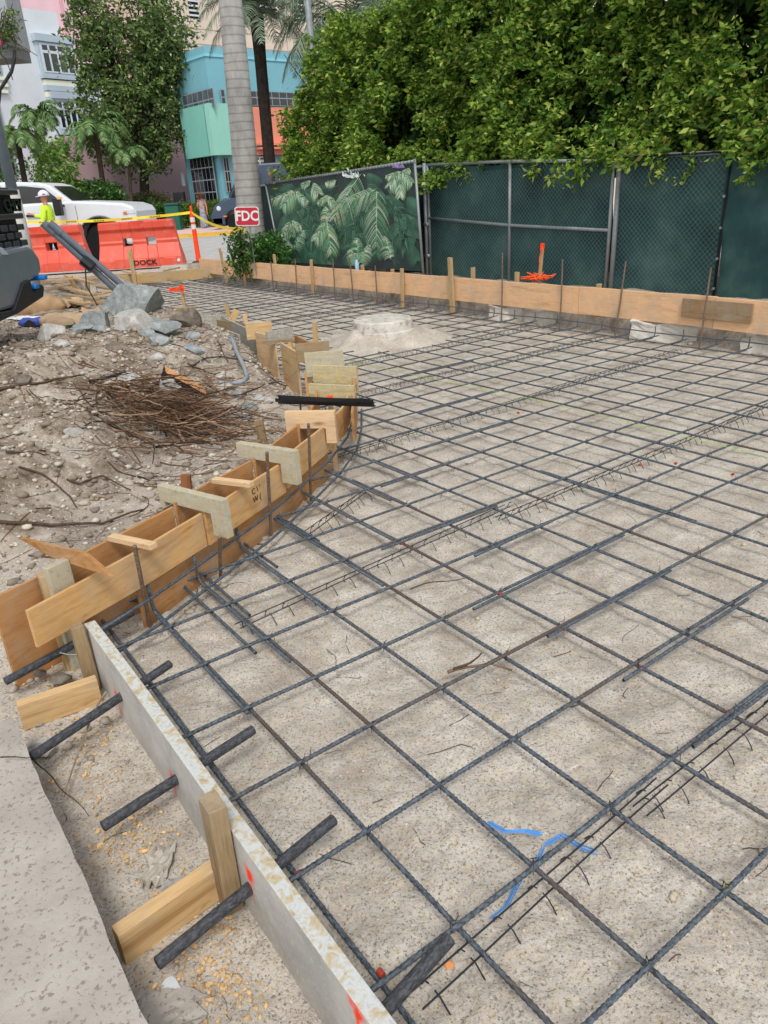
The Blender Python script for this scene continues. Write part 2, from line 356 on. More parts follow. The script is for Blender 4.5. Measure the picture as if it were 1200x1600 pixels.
# pavement slab beside the strip
mb = MB(); edge = []
rr = random.Random(3)
for k in range(60):
    v = -.33+k*.045; edge.append((v, -.605+rr.uniform(-.002, .002)+.002*math.sin(k*.5)))
vs = [W(u, v, .1) for v, u in edge]+[W(-3.2, v, .1) for v, u in edge]+[W(u-.004, v, -.06) for v, u in edge]
n = len(edge)
mb.add(vs, [(i, i+1, n+i+1, n+i) for i in range(n-1)]+[(i+1, i, 2*n+i, 2*n+i+1) for i in range(n-1)])
mb.quad(W(-3.2, edge[0][0], .1), W(edge[0][1], edge[0][0], .1), W(edge[0][1], edge[0][0], -.06), W(-3.2, edge[0][0], -.06))
tag(mb.build('sidewalk', M_walk), 'speckled concrete sidewalk', kind='structure')
# street, far pavement
SX0, SX1, ZS = -60, 40, .2
def sheet(name, y0, y1, z, mat, label, x0=SX0, x1=SX1, sk=0.0, th=0):
    m = MB(); p = [Vector((x0, y0-sk*x0, z)), Vector((x1, y0-sk*x1, z)), Vector((x1, y1-sk*x1, z)), Vector((x0, y1-sk*x0, z))]
    if th: m.add(p+[q-Vector((0, 0, th)) for q in p], [(0, 1, 2, 3), (0, 4, 5, 1), (1, 5, 6, 2), (2, 6, 7, 3), (3, 7, 4, 0)])
    else: m.quad(*p)
    return tag(m.build(name, mat), label, kind='structure')
sheet('street', 17.9, 33.2, ZS, M_asph, 'pale grey street')
mb = MB(); mb.quad(*[Vector((x, y, ZS+.004)) for x, y in ((-60, 31.6), (40, 31.6), (40, 31.75), (-60, 31.75))])
tag(mb.build('street_marking', M_yel), 'yellow line along the street', kind='structure')
mb = MB(); mb.quad(*[Vector((x, y, ZS+.004)) for x, y in ((-60, 18.6), (12, 18.6), (12, 18.72), (-60, 18.72))])
tag(mb.build('street_marking', M_wht), 'white line along the street', kind='structure')
sheet('kerb', 33.0, 33.4, ZS+.13, M_yel, 'kerb painted yellow', th=.14)
sheet('pavement', 33.4, 45, ZS+.134, M_pink, 'pink paved sidewalk', th=.1)
sheet('planting_bed', 45, 60, ZS+.15, plain('bed_soil', '5a5040', .9, var=.3), 'dark soil planting bed', th=.1)
# ---- pebbles and clods: nobody could count them
def rock_vf(s, seed, flat=.7, n=1):
    r = random.Random(seed); bm = bmesh.new(); bmesh.ops.create_icosphere(bm, subdivisions=n, radius=1)
    for v_ in bm.verts: v_.co = v_.co*r.uniform(.72, 1.18)
    V_ = np.array([v_.co[:] for v_ in bm.verts]); F_ = np.array([[v_.index for v_ in f.verts] for f in bm.faces]); bm.free()
    return V_*s*np.array([1, r.uniform(.6, 1), flat*r.uniform(.6, 1)]), F_
PROT = [rock_vf(1, i) for i in range(8)]
def scatter_rocks(name, pts, sizes, mat, label, sink=.25):
    Vs, Fs, n = [], [], 0
    for (x, y, z), s in zip(pts, sizes):
        V_, F_ = PROT[RNG.integers(8)]; a = RNG.uniform(0, 6.28); c, q = math.cos(a), math.sin(a)
        Vr = V_ @ np.array([[c, q, 0], [-q, c, 0], [0, 0, 1]])*s + np.array([x, y, z+s*(.5-sink)]); Vs.append(Vr); Fs.append(F_+n); n += len(V_)
    return tag(np_mesh(name, np.concatenate(Vs), np.concatenate(Fs), mat), label, kind='stuff')
def rand_in(n, x0, x1, y0, y1, cond):
    X = RNG.uniform(x0, x1, n); Y = RNG.uniform(y0, y1, n); h, so = height(X, Y); sdv = pit_sd(X, Y); U = (X-O3.x)*E1.x+(Y-O3.y)*E1.y; Vv = (X-O3.x)*E2.x+(Y-O3.y)*E2.y
    k = cond(X, Y, sdv, so, U, Vv); return np.stack([X[k], Y[k], h[k]], 1)
p = rand_in(60000, -5, .2, 1.5, 10, lambda X, Y, s, so, U, V: (s > .05) & (U < 5) & ((U > -.6) | (V < -.6)) & (so > .1) & (RNG.random(len(X)) < .7))
sz = np.clip(.006*np.exp(RNG.normal(0, .7, len(p))), .003, .03)
k = len(p)*3//5
scatter_rocks('gravel', p[:k], sz[:k], plain('pale_pebble', 'b9b1a3', .9, var=.25, scale=20), 'pale stones and rubble scattered over the dirt heap')
scatter_rocks('rubble', p[k:], sz[k:]*1.25, plain('soil_clod', '85796a', .95, var=.25, scale=20), 'brown clods over the dirt heap')
p = rand_in(16000, -1.4, 4, .4, 7, lambda X, Y, s, so, U, V: (s < -.02) & (RNG.random(len(X)) < 1.1/(Y+.3)))
scatter_rocks('pebbles', p, np.clip(.0035*np.exp(RNG.normal(0, .55, len(p))), .002, .014), plain('sand_pebble', 'b3a792', .9, var=.3, scale=20), 'small stones lying on the sand under the bars', .3)
p = rand_in(9000, -1.4, 1.2, 1.8, 6.5, lambda X, Y, s, so, U, V: (s < .0) & (s > -.28) & (U < 5) & (RNG.random(len(X)) < .75))
scatter_rocks('pebbles', p, np.clip(.007*np.exp(RNG.normal(0, .55, len(p))), .003, .03), plain('trough_pebble', 'a59c8e', .9, var=.3, scale=20), 'stones fallen along the foot of the plywood form', .2)
p = rand_in(9000, -5, 5, 6, 18, lambda X, Y, s, so, U, V: (U > 5.85) & (U < 6.7))
scatter_rocks('rubble', p, np.clip(.016*np.exp(RNG.normal(0, .6, len(p))), .006, .07), plain('trench_clod', '9a9284', .95, var=.3, scale=20), 'rubble below and behind the long form board', .3)
# ---- twigs and straw on the sand: stuff
def twig_pts(p, L, ang, seg=5, wob=.15, lift=.004, follow=True):
    pts = []; x, y = p[0], p[1]; a = ang
    for i in range(seg+1):
        z = (ground_h(x, y) if follow else p[2])+lift; pts.append((x, y, z)); a += random.gauss(0, wob); x += math.cos(a)*L/seg; y += math.sin(a)*L/seg
    return pts
mb = MB()
for p in rand_in(520, -1.2, 3.5, .5, 5, lambda X, Y, s, so, U, V: (s < -.02) & (RNG.random(len(X)) < .5/(Y)*1.6)):
    mb.tube(twig_pts(p, random.uniform(.03, .16), random.uniform(0, 6.3), 4, .3, .002), random.uniform(.0006, .0016), 3, False)
tag(mb.build('debris', M_root), 'thin root threads and twigs strewn on the sand', kind='stuff')
# yellow wood chips in the strip beside the splattered board
mb = MB()
ch = [(150, 1150, 60), (160, 1100, 40), (150, 1180, 50), (110, 1195, 40), (170, 1225, 50), (165, 1330, 90), (210, 1300, 60), (240, 1350, 60), (340, 1450, 70), (350, 1520, 60), (320, 1540, 60), (300, 1500, 40), (360, 1560, 50), (80, 1065, 40), (70, 1075, 40), (230, 1280, 60), (420, 1420, 20)]
for x, y, n_ in ch:
    for _ in range(int(n_*.85)):
        q = at(x+random.gauss(0, 26), y+random.gauss(0, 24), SZ); u, v = UV(q)
        if u < -.6 or -.34 < u < -.22: continue
        z = ground_h(q.x, q.y)+.003+random.random()*.004; s = random.uniform(.002, .0075)
        a = random.uniform(0, 6.3); M = Matrix.Translation((q.x, q.y, z)) @ Matrix.Rotation(a, 4, 'Z') @ Matrix.Rotation(random.gauss(0, .5), 4, 'X')
        mb.add([M @ Vector(c) for c in ((-s, -s*.5, 0), (0, -s*.6, s*.25), (s, -s*.4, 0), (s*.9, s*.5, 0), (0, s*.55, s*.3), (-s*.9, s*.4, .0))], [(0, 1, 4, 5), (1, 2, 3, 4)])
tag(mb.build('wood_chips', plain('chip', 'cfab78', .8, var=.35, scale=40), recalc=False), 'yellow wood chips strewn in the strip beside the splattered board', kind='stuff')

# ================================================================ THE REBAR MAT
def clip_u(v, z=0):                     # u range of a bar at this v inside the pit
    us = np.arange(-.63, 5.93, .02); P = [W(u, v) for u in us]; s = pit_sd(np.array([p.x for p in P]), np.array([p.y for p in P]))
    ok = us[s < -.04]; return (max(-.63*SB, ok.min()), ok.max()) if len(ok) else None
def clip_v(u):
    vs_ = np.arange(-14, 2.6, .02); P = [W(u, v) for v in vs_]; s = pit_sd(np.array([p.x for p in P]), np.array([p.y for p in P]))
    ok = vs_[s < -.04]; return (ok.min(), ok.max()) if len(ok) else None
mat_root = empty('rebar_mat', W(2.5, 0, SZ), 'large grid of ribbed steel bars tied together over the sand', 'rebar mat')
def bar(p0, p1, r=.0064, name='rebar', mat=None, parent=mat_root, amp=.004, rib_until=3.6):
    p0, p1 = Vector(p0), Vector(p1); L = (p1-p0).length; M = frame(p1-p0, None, p0); Mi = M
    s1, s2 = random.uniform(0, 6), random.uniform(0, 6); rings = []; x = 0; k = 0
    while x < L:
        q = p0.lerp(p1, x/L); d = (q-CAM).length
        rings.append((x, r*(1.16 if k % 2 else .92) if d < rib_until else r)); x += .0075 if d < rib_until else .12; k += 1
    rings.append((L, r)); V_ = []; F_ = []; n = 8 if r > .005 else 5
    if (p0.lerp(p1, .5)-CAM).length > 7 : n = 5
    for i, (x, rr_) in enumerate(rings):
        oy = amp*math.sin(x*1.7+s1)+amp*.5*math.sin(x*4.1+s2); oz = amp*.8*math.sin(x*2.3+s2)
        for k in range(n):
            t = 2*math.pi*k/n; V_.append((x, oy+rr_*math.cos(t), oz+rr_*math.sin(t)))
    m_ = len(rings); a = np.arange(m_-1)[:, None]*n; k = np.arange(n)[None]
    F_ = np.stack([a+k, a+(k+1) % n, a+n+(k+1) % n, a+n+k], -1).reshape(-1, 4)
    o = np_mesh(name, np.array(V_), F_, mat or M_bar, parent, M, smooth=(n > 5))
    return o
OFFA = {-4: .003, -2: -.004, 0: -.005, 1: -.003, 2: -.004, 3: .008}; OFFB = {0: .024, 1: -.014, 2: -.011, 3: -.01, 6: .01}
ZA, ZB = .007, -.007
mu, mv = UV(MANH); nb = 0
for j in range(-43, 5):
    v = j*SA+OFFA.get(j, random.gauss(0, .006)); c = clip_u(v)
    if not c: continue
    u0, u1 = c; sk = random.gauss(0, .012)
    if j >= -2: u0 = -.63*SB-.03
    segs = [(u0, u1)]; half = .80**2-(v-mv)**2
    if half > 0:
        hw = math.sqrt(half)*random.uniform(.85, 1.0); segs = [(u0, mu-hw), (mu+hw, u1)]
    for a, b in segs:
        if b-a > .15: bar(W(a, v, ZA), W(b, v+sk*.3, ZA)); nb += 1
for i in range(0, 21):
    u = i*SB+OFFB.get(i, random.gauss(0, .006)); c = clip_v(u)
    if not c: continue
    v0, v1 = c; segs = [(v0, v1)]; half = .80**2-(u-mu)**2
    if half > 0:
        hw = math.sqrt(half)*random.uniform(.85, 1.0); segs = [(v0, mv-hw), (mv+hw, v1)]
    for a, b in segs:
        if b-a > .15: bar(W(u, a, ZB), W(u, b, ZB)); nb += 1
bar(W(-.63*SB, -1.0, ZB), W(-.63*SB, 1.6, ZB)); bar(W(-.63*SB+.012, -.95, ZB-.002), W(-.63*SB-.006, .62, ZB-.006))
LAPA = [(1, 3.62, 6.2), (2, 3.6, 6.25), (0, 3.4, 6.7), (-1, 4.5, 6.3), (-2, 3.55, 6.1), (-4, 5.2, 8.5), (-5, 7, 10), (3, 3.2, 5.4), (-7, 9, 12), (-10, 11, 14)]
for j, a, b in LAPA: bar(W(a*SB, j*SA+.019, ZA-.002), W(b*SB, j*SA+.016, ZA)); nb += 1
LAPB = [(8, -2.6, .4), (11, -4.0, -1.6), (5, -4.6, -2.8), (13, -6.5, -4), (3, -4.0, -2.9), (2, -3.9, -2.6), (1, -3.3, -1.7), (.62, -3.35, -.9), (6, -5.2, -3.6)]
for i, a, b in LAPB: bar(W(i*SB+.018, a*SA, ZB), W(i*SB+.015, b*SA, ZB-.002)); nb += 1
print('bars', nb)
# wire ties at the crossings near the camera: one part each would be countless, they read as one
mb = MB()
for j in range(-9, 5):
    for i in range(0, 16):
        p = W(i*SB+OFFB.get(i, 0), j*SA+OFFA.get(j, 0), 0)
        if p.y > 5 or p.y < .4 or pit_sd(np.array([p.x]), np.array([p.y]))[0] > -.05 or random.random() < .25: continue
        M = frame(E1*random.choice((1, -1))+E2, None, p)
        mb.tube([M @ Vector(q) for q in ((-.012, 0, -.014), (-.013, 0, .012), (0, .001, .0165), (.013, 0, .012), (.014, 0, -.012))], .0011, 4)
        mb.tube([M @ Vector(q) for q in ((.0, 0, .016), (.006, .006, .024), (.004, .012, .03))], .0013, 4)
t = mb.build('wire_tie', M_wire, mat_root); tag(t, kind='stuff')
# small paint dabs on the bars
M_red = plain('red_paint', 'a8402c', .6); M_ytape = plain('yellow_tape', 'b8ad4a', .6)
for x, y in ((782, 928), (882, 982), (1003, 1044), (1139, 1113), (1000, 726), (810, 645), (467, 1365), (595, 1520), (1056, 724), (1145, 741), (627, 849), (1113, 1140)):
    p = at(x, y, .0); M = frame(E2 if (x+y) % 2 else E1, None, p); MB().lathe([(.0068, -.008), (.0076, -.006), (.0076, .006), (.0068, .008)], 8, M @ Matrix.Rotation(math.pi/2, 4, 'Y')).build('paint_dab', M_red, mat_root)
for x, y in ((1137, 1386), (745, 530), (705, 598)):
    p = at(x, y, .004); M = frame(E1, None, p); MB().lathe([(.0068, -.009), (.0076, -.007), (.0076, .007), (.0068, .009)], 8, M @ Matrix.Rotation(math.pi/2, 4, 'Y')).build('tape_mark', M_ytape, mat_root)

# ---- wire bolsters that carry the bars: each a thing
def bolster(u0, u1, v0, v1, label, pitch=.07):
    p0, p1 = W(u0, v0, -.022), W(u1, v1, -.022); L = (p1-p0).length; M = frame(p1-p0, None, p0); mb = MB()
    for dy in (-.018, .018): mb.tube([(x, dy+.003*math.sin(x*5+dy*90), .002*math.sin(x*3)) for x in np.arange(0, L, .1)], .0024, 5)
    x = .04
    while x < L:
        j = random.gauss(0, .008)
        for dy, s in ((-.018, -1), (.018, 1)):
            mb.tube([(x+j, dy*.5, .002), (x+j+.002, dy*1.3, -.006), (x+j+.006, dy+s*.020, -.030), (x+j+.014, dy+s*.026, -.058)], .0021, 4)
        x += pitch
    o = mb.build('bar_support', M_wire, None, M); return tag(o, label, 'wire bolster', 'wire bolsters under the bars')
bolster(-.5*SB, 2.7*SB, 3.22*SA, 3.08*SA, 'short wire bolster under the bars with blue twine caught in it', .115)
bolster(2.2*SB, 9*SB, 3.16*SA, 3.14*SA, 'wire bolster sunk in a groove in the sand, nearest the lower corner', .11)
bolster(.8*SB, 6.6*SB, -1.62*SA, -2.0*SA, 'wire bolster starting beside the nearest rebar hooks of the plywood form', .10)
bolster(5.9*SB, 19.5*SB, -1.72*SA, -2.1*SA, 'wire bolster crossing the grid to the concrete lump under the board')
bolster(3.0*SB, 5.2*SB, -3.3*SA, -4.2*SA, 'short skewed wire bolster lying off the bars by the plywood form')
bolster(5.6*SB, 20*SB, -6.0*SA, -6.7*SA, 'wire bolster reaching from the orange capped stake across the grid')
bolster(8.6*SB, 20.3*SB, -9.8*SA, -9.6*SA, 'wire bolster between the manhole and the orange capped stake')
bolster(10.4*SB, 20.3*SB, -12.9*SA, -12.9*SA, 'wire bolster running just in front of the manhole mound')
bolster(11.5*SB, 20.3*SB, -22.3*SA, -22.3*SA, 'wire bolster just beyond the manhole mound')
bolster(8*SB, 20.3*SB, -27.3*SA, -27.5*SA, 'wire bolster between the manhole and the far corner')
# ---- hooked bars at the plywood form (belong to the mat)
def hook(p, d, up=.16, back=.05):       # comes along the mat, curls up under the plywood
    p = Vector(p); d = Vector(d).normalized()
    mb = MB(); pts = [p-d*random.uniform(.7, 1.0), p-d*.07]
    for k in range(7):
        a = k/6*math.pi/2; pts.append(p-d*.06+d*.06*math.sin(a)+Vector((0, 0, .06*(1-math.cos(a)))))
    pts.append(pts[-1]+Vector((0, 0, up-.06))); mb.tube(pts, .0068, 6); return mb.build('hooked_bar', M_bar, mat_root, smooth=True)
for i in range(0, 14):
    u = i*SB+OFFB.get(i, 0)-.018; c = clip_v(u)
    hook(W(u, c[0]+.15, -.002), -E2, .12)
FR = [(-1.22, 2.13), (-.96, 2.56), (-.78, 2.92), (-.61, 3.27), (-.46, 3.66), (-.31, 4.10), (-.22, 4.5), (-.19, 4.95), (-.19, 5.45), (-.29, 6.05), (-.48, 6.6), (-.75, 7.25), (-1.08, 7.95), (-1.5, 8.6), (-2.15, 9.35)]
def along(path, s):
    acc = 0
    for a, b in zip(path, path[1:]):
        a, b = Vector((a[0], a[1], 0)), Vector((b[0], b[1], 0)); L = (b-a).length
        if s <= acc+L or (b-a).length == 0 or (b.x, b.y) == tuple(path[-1]): t = (s-acc)/L; return a.lerp(b, t), (b-a).normalized()
        acc += L
def offs(path, d):
    out = []
    for i, p in enumerate(path):
        a = Vector(path[max(i-1, 0)]); b = Vector(path[min(i+1, len(path)-1)]); t = (b-a).normalized(); out.append((p[0]-t.y*d, p[1]+t.x*d))
    return out
for dz, dd in ((.085, .0), (-.005, .05)):
    q = offs(FR, -.02-dd); mb = MB(); q = [(q[0][0]*.6+q[1][0]*.4, q[0][1]*.6+q[1][1]*.4)]+q[1:9]; mb.tube([(x, y, dz) for x, y in q], .0068, 6); mb.build('edge_bar', M_bar, mat_root, smooth=True)
# ---- green mason's line over the bars
p = [at(545, 565, .02), at(840, 625, .02), at(1190, 712, .02), at(1300, 742, .02)]
mb = MB(); mb.tube(p, .0016, 4); tag(mb.build('string_line', plain('green_string', '9fc83c', .6)), 'thin yellow green string line stretched across the grid', 'string')
# ================================================================ TIMBER
def board(name, p0, p1, h, t, mat, parent=None, bevel=.0015, up=None, side=0, wob=.0):
    """board whose lower near edge runs p0 -> p1; h tall along up, t thick away to local +Y (side=1) or -Y (side=-1) or centred"""
    M = frame(Vector(p1)-Vector(p0), up, p0); L = (Vector(p1)-Vector(p0)).length
    y0, y1 = {0: (-t/2, t/2), 1: (0, t), -1: (-t, 0)}[side]
    mb = MB(); n = max(1, int(L/.25)); vs = []
    for i in range(n+1):
        x = L*i/n; d = wob*math.sin(x*2.3+p0[0]*5); e = wob*.6*math.sin(x*5.1+p0[1]*3)
        vs += [(x, y0+d, e), (x, y1+d, e), (x, y1+d, h+e), (x, y0+d, h+e)]
    fs = [(0, 3, 2, 1), (4*n, 4*n+1, 4*n+2, 4*n+3)]
    for i in range(n): fs += [(4*i+k, 4*i+(k+1) % 4, 4*i+4+(k+1) % 4, 4*i+4+k) for k in range(4)]
    mb.add(vs, fs); return mb.build(name, mat, parent, M, bevel=bevel)
def stick(name, base, top, w, t, mat, yaw=0, parent=None, point=False, chip=0):
    """stake: rectangular section, local X along its length so the grain follows it"""
    base, top = Vector(base), Vector(top); L = (top-base).length
    y = Vector((math.cos(yaw), math.sin(yaw), 0)); x = (top-base).normalized(); y = (y-x*y.dot(x)).normalized(); z = x.cross(y)
    M = Matrix(((x.x, y.x, z.x, base.x), (x.y, y.y, z.y, base.y), (x.z, y.z, z.z, base.z), (0, 0, 0, 1)))
    mb = MB(); r = random.Random(int(L*1e5)); a, b = w/2, t/2
    vs = []; n = 4
    for i in range(n+1):
        f = i/n; k = 1
        vs += [(L*f, -a*k, -b), (L*f, a*k, -b), (L*f, a*k, b), (L*f, -a*k, b)]
    if chip:
        for q in range(4): vs[4*n+q] = (vs[4*n+q][0]-r.uniform(0, chip), vs[4*n+q][1], vs[4*n+q][2])
    fs = [(0, 3, 2, 1), (4*n, 4*n+1, 4*n+2, 4*n+3)]
    for i in range(n): fs += [(4*i+k, 4*i+(k+1) % 4, 4*i+4+(k+1) % 4, 4*i+4+k) for k in range(4)]
    mb.add(vs, fs); return mb.build(name, mat, parent, M, bevel=.0018)
def pstake(name, bx, by, tx, ty, w, t, mat, zb=SZ, yaw=.0, sink=.04, chip=.004):
    b = at(bx, by, zb); tp = atY(tx, ty, b.y); d = (tp-b).normalized(); return stick(name, b-d*sink, tp, w, t, mat, yaw, chip=chip)

# ---- splattered board beside the strip with its orange marks
def splat_board_mat(marks):
    m = Mat('splattered_board', .9, .15); P = m.map()
    n = m.noise(P, 5, 6, .65); face = m.mix(m.ramp(m.noise(P, 60, 4, .7), [(.55, G(0)), (.62, G(.35))]), m.ramp(n, [(.3, hexc('a19e98')), (.55, hexc('bab7b0')), (.75, hexc('cac6bf'))]), hexc('d8d5cc'))
    s = m.vor(P, 48, rnd=1, out='Color'); sp = m.n('ShaderNodeSeparateColor'); m.l(s, sp.inputs[0])
    n2 = m.noise(P, 42, 5, .6, .6); top = m.ramp(n2, [(.34, hexc('a79a80')), (.43, hexc('bcae90')), (.48, hexc('b9b8b0')), (.56, hexc('c4c6c2')), (.66, hexc('aeb3b1')), (.76, hexc('b3a584'))])
    g = m.n('ShaderNodeNewGeometry'); nz = m.n('ShaderNodeSeparateXYZ'); m.l(g.outputs['Normal'], nz.inputs[0])
    c = face
    w_ = m.noise(P, 30, 4, .6)
    for (x, z, r, dr) in marks:
        for k, (sx, sz, oz, st) in enumerate(((1, 1, .012, .95), (3.2, .5, -.03, .8))):
            mp = m.n('ShaderNodeMapping'); mp.inputs['Location'].default_value = (-x*sx, 0, -(z+oz)*sz); mp.inputs['Scale'].default_value = (sx, 0, sz); m.l(m.co.outputs['Object'], mp.inputs[0])
            ln = m.n('ShaderNodeVectorMath', operation='LENGTH'); m.l(mp.outputs[0], ln.inputs[0])
            ad = m.n('ShaderNodeMath', operation='MULTIPLY_ADD'); ad.inputs[1].default_value = .07; m.l(w_, ad.inputs[0]); m.l(ln.outputs['Value'], ad.inputs[2])
            c = m.mix(m.ramp(ad.outputs[0], [(r*.4+.03, G(st)), (r*.8+.042, G(0))]), c, hexc('ff3f12'))
    c = m.mix(m.ramp(nz.outputs['Z'], [(.5, G(0)), (.7, G(1))]), c, top)
    m.col(c); m.bump(n2, .3, .003); return m.m
BU = -.30
v0b, v1b = -.60, 2.3
marks_px = [(182, 1092), (270, 1222), (392, 1375), (560, 1585)]
marks = []
for x, y in marks_px:
    q = hitP(x, y, W(BU, 0), E2); u, v = UV(q); marks.append((v-v0b, q.z))
print('marks', marks)
MS = splat_board_mat([(m[0], m[1]-SZ, .032, 0) for m in marks])
fb = board('form_board', W(BU, v0b, SZ), W(BU, v1b, SZ), .245, .038, MS, side=1, bevel=.002, wob=.003)
tag(fb, 'grey plank with splattered top edge and orange spray marks where steel dowels pass', 'form board')
dow_px = [((8, 1065), (207, 957)), ((48, 1183), (266, 1037)), ((160, 1292), (396, 1140)), ((245, 1506), (522, 1280)), ((608, 1572), (703, 1466))]
dl = ['long black steel dowel emerging beneath the nearest end of the plywood form', 'black steel dowel through the upper orange mark beside the wooden kicker',
      'black steel dowel through the middle orange mark, short end over the strip', 'black steel dowel above the lower wooden kicker', 'black steel dowel crossing the lower corner of the splattered plank']
DZ = .045
for (a, b), lb in zip(dow_px, dl):
    p, q = at(*a, DZ-.01), at(*b, DZ+.01); L = (q-p).length
    if a[0] > 600: p = p-(q-p).normalized()*.22
    o = MB().tube([(0, 0, 0), (.002, 0, 0), (.05, 0, 0), ((q-p).length-.002, 0, 0), ((q-p).length, 0, 0)], [.013, .0148, .0148, .0148, .0135], 16).build('steel_dowel', M_dow, None, frame(q-p, None, p), smooth=False)
    tag(o, lb, 'dowel', 'steel dowels through the splattered plank')
def kicker(tl, tr, bl, br, lb):
    # top-left, top-right near-face pixels; lies from the sidewalk edge to the plank
    a, b = at(*tl, .03), at(*tr, .03); a.z = b.z = 0; o = board('wood_block', Vector((a.x, a.y, -.066)), Vector((b.x, b.y, -.066)), .098, .038, M_stake2, side=1); tag(o, lb, 'timber block', 'blocks bracing the splattered plank')
M_stake2 = wood('fresh_lumber', 'cfae7e', 'a88253', 'dcc49c')
kicker((27, 1105), (152, 1063), 0, 0, 'short two by four wedged between pavement and plank near its upper end')
kicker((185, 1465), (345, 1355), 0, 0, 'short two by four wedged between pavement and plank below the tall stake')
def fat_stake(px, w, t, lb, zt, yaw):
    b = at(px[0], px[1], SZ+.02); tp = Vector((b.x, b.y, zt)); o = stick('wood_stake', b-Vector((0, 0, .1)), tp, w, t, M_old, yaw, chip=.006); return tag(o, lb, 'wood stake', 'wood stakes')
yb = math.atan2(E2.y, E2.x)
def pface(x, y, u, z):                  # point on plane u at pixel column, height z
    q = hitP(x, y, W(u, 0), E2); return UV(q)[1]
va = pface(122, 975, BU-.022, .2); o = stick('wood_stake', W(BU-.024, va, -.15), W(BU-.03, va, .205), .04, .042, M_old, yb, chip=.01); tag(o, 'square wood stake nailed to the upper end of the splattered plank', 'wood stake', 'wood stakes')
M_old2 = M_old
vb = pface(318, 1190, BU-.024, .26); o = stick('wood_stake', W(BU-.026, vb, -.15), W(BU-.026, vb+.01, .265), .062, .042, M_old, yb, chip=.012); tag(o, 'thick cracked wood stake standing halfway along the splattered plank', 'wood stake', 'wood stakes')
mb = MB(); q = W(BU-.05, va-.0, .09); mb.tube([q+Vector((-.055, 0, .012)), q+Vector((-.03, 0, .002)), q], .0018, 6); mb.lathe([(.0045, 0), (.0045, .0015)], 8, Matrix.Translation(q+Vector((-.055, 0, .012))) @ Matrix.Rotation(-1.3, 4, 'Y'))
tag(mb.build('nail', M_galv), 'bent nail sticking out of the square stake', 'nail')

# ---- curved plywood curb form
form = empty('curb_form', (-.95, 2.6, SZ), 'fresh plywood trough curving along the slab edge, crossed by notched braces', 'curb form')
TP, BP = .012, .012
def ply(name, pts, z0, z1, mat, parent, thick=.014, z0e=None, z1e=None, inward=1):
    mb = MB(); n = len(pts); vs = []
    o_ = offs([tuple(p) for p in pts], thick*inward)
    z0e = z0 if z0e is None else z0e; z1e = z1 if z1e is None else z1e
    for i, (p, q) in enumerate(zip(pts, o_)):
        f = i/(n-1); a = z0+(z0e-z0)*f; b = z1+(z1e-z1)*f
        vs += [Vector((p[0], p[1], a)), Vector((q[0], q[1], a)), Vector((q[0], q[1], b)), Vector((p[0], p[1], b))]
    d = Vector((pts[-1][0]-pts[0][0], pts[-1][1]-pts[0][1], 0)); M = frame(d, None, (pts[0][0], pts[0][1], z0)); Mi = M.inverted(); vs = [Mi @ p for p in vs]
    fs = [(0, 3, 2, 1), (4*n-4, 4*n-3, 4*n-2, 4*n-1)]
    for i in range(n-1): fs += [(4*i+k, 4*i+(k+1) % 4, 4*i+4+(k+1) % 4, 4*i+4+k) for k in range(4)]
    mb.add(vs, fs); return mb.build(name, mat, parent, M, bevel=.001)
def pxy(*l, z): return [tuple(at(x, y, z)[:2]) for x, y in l]
def dens(pts, k=4):
    out = []
    for a, b in zip(pts, pts[1:]): out += [(a[0]+(b[0]-a[0])*i/k, a[1]+(b[1]-a[1])*i/k) for i in range(k)]
    return out+[pts[-1]]
I1 = pxy((43, 955), (125, 911), (213, 863), (316, 802), z=.28)
I2 = pxy((320, 800), (349, 782), (396, 752), (442, 723), z=.28)
I3 = pxy((446, 716), (459, 704), (506, 667), (516, 657), z=.28)
I4 = pxy((519, 653), (535, 639), (544, 622), (548, 600), z=.28)
for k, (I, zb, ze) in enumerate(((I1, .135, .125), (I2, .12, .12), (I3, .115, .115), (I4, .11, .11))):
    I = [(x, y) for x, y in I]; ply('inner_panel', dens(I, 2), zb, .28, M_ply, form, z0e=ze)
q = pxy((0, 930), (53, 905), z=.30); dx, dy = q[1][0]-q[0][0], q[1][1]-q[0][1]
q0 = (q[0][0]-dx*.25, q[0][1]-dy*.25)
O1 = [q0, q[1]] + pxy((130, 865), (270, 793), z=.30); O2 = pxy((274, 786), (313, 762), (393, 720), z=.30); O3_ = pxy((398, 716), (429, 693), (464, 666), z=.30); O4 = pxy((467, 663), (489, 637), (496, 618), (496, 600), z=.30)
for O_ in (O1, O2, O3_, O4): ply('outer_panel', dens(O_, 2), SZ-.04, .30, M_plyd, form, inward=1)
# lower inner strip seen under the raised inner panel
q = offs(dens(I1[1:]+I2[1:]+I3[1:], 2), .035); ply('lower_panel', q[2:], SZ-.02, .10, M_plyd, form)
# notched braces: inverted L boards over the trough
def brace(px_tl, px_tr, z_top, arm, leg, legw, mat, parent=form, t=.036, right=True, leg2=None):
    a, b = at(*px_tl, z_top), at(*px_tr, z_top); L = (b-a).length; M = frame(b-a, None, (a.x, a.y, z_top))
    if right: poly = [(0, 0), (0, -arm), (L-legw, -arm), (L-legw, -leg), (L, -leg), (L, 0)]
    else: poly = [(0, 0), (0, -leg), (L, -leg), (L, 0)]
    if leg2: poly = [(0, 0), (0, -leg2[1]), (leg2[0], -leg2[1]), (leg2[0], -arm), (L-legw, -arm), (L-legw, -leg), (L, -leg), (L, 0)]
    mb = MB(); mb.prism(poly, t, None); return mb.build('notched_brace', mat, parent, M, bevel=.0015)
brace((245, 758), (347, 783), .36, .075, .175, .085, M_white, leg2=(.03, .10))
brace((368, 692), (459, 706), .365, .075, .175, .095, M_white, t=.04)
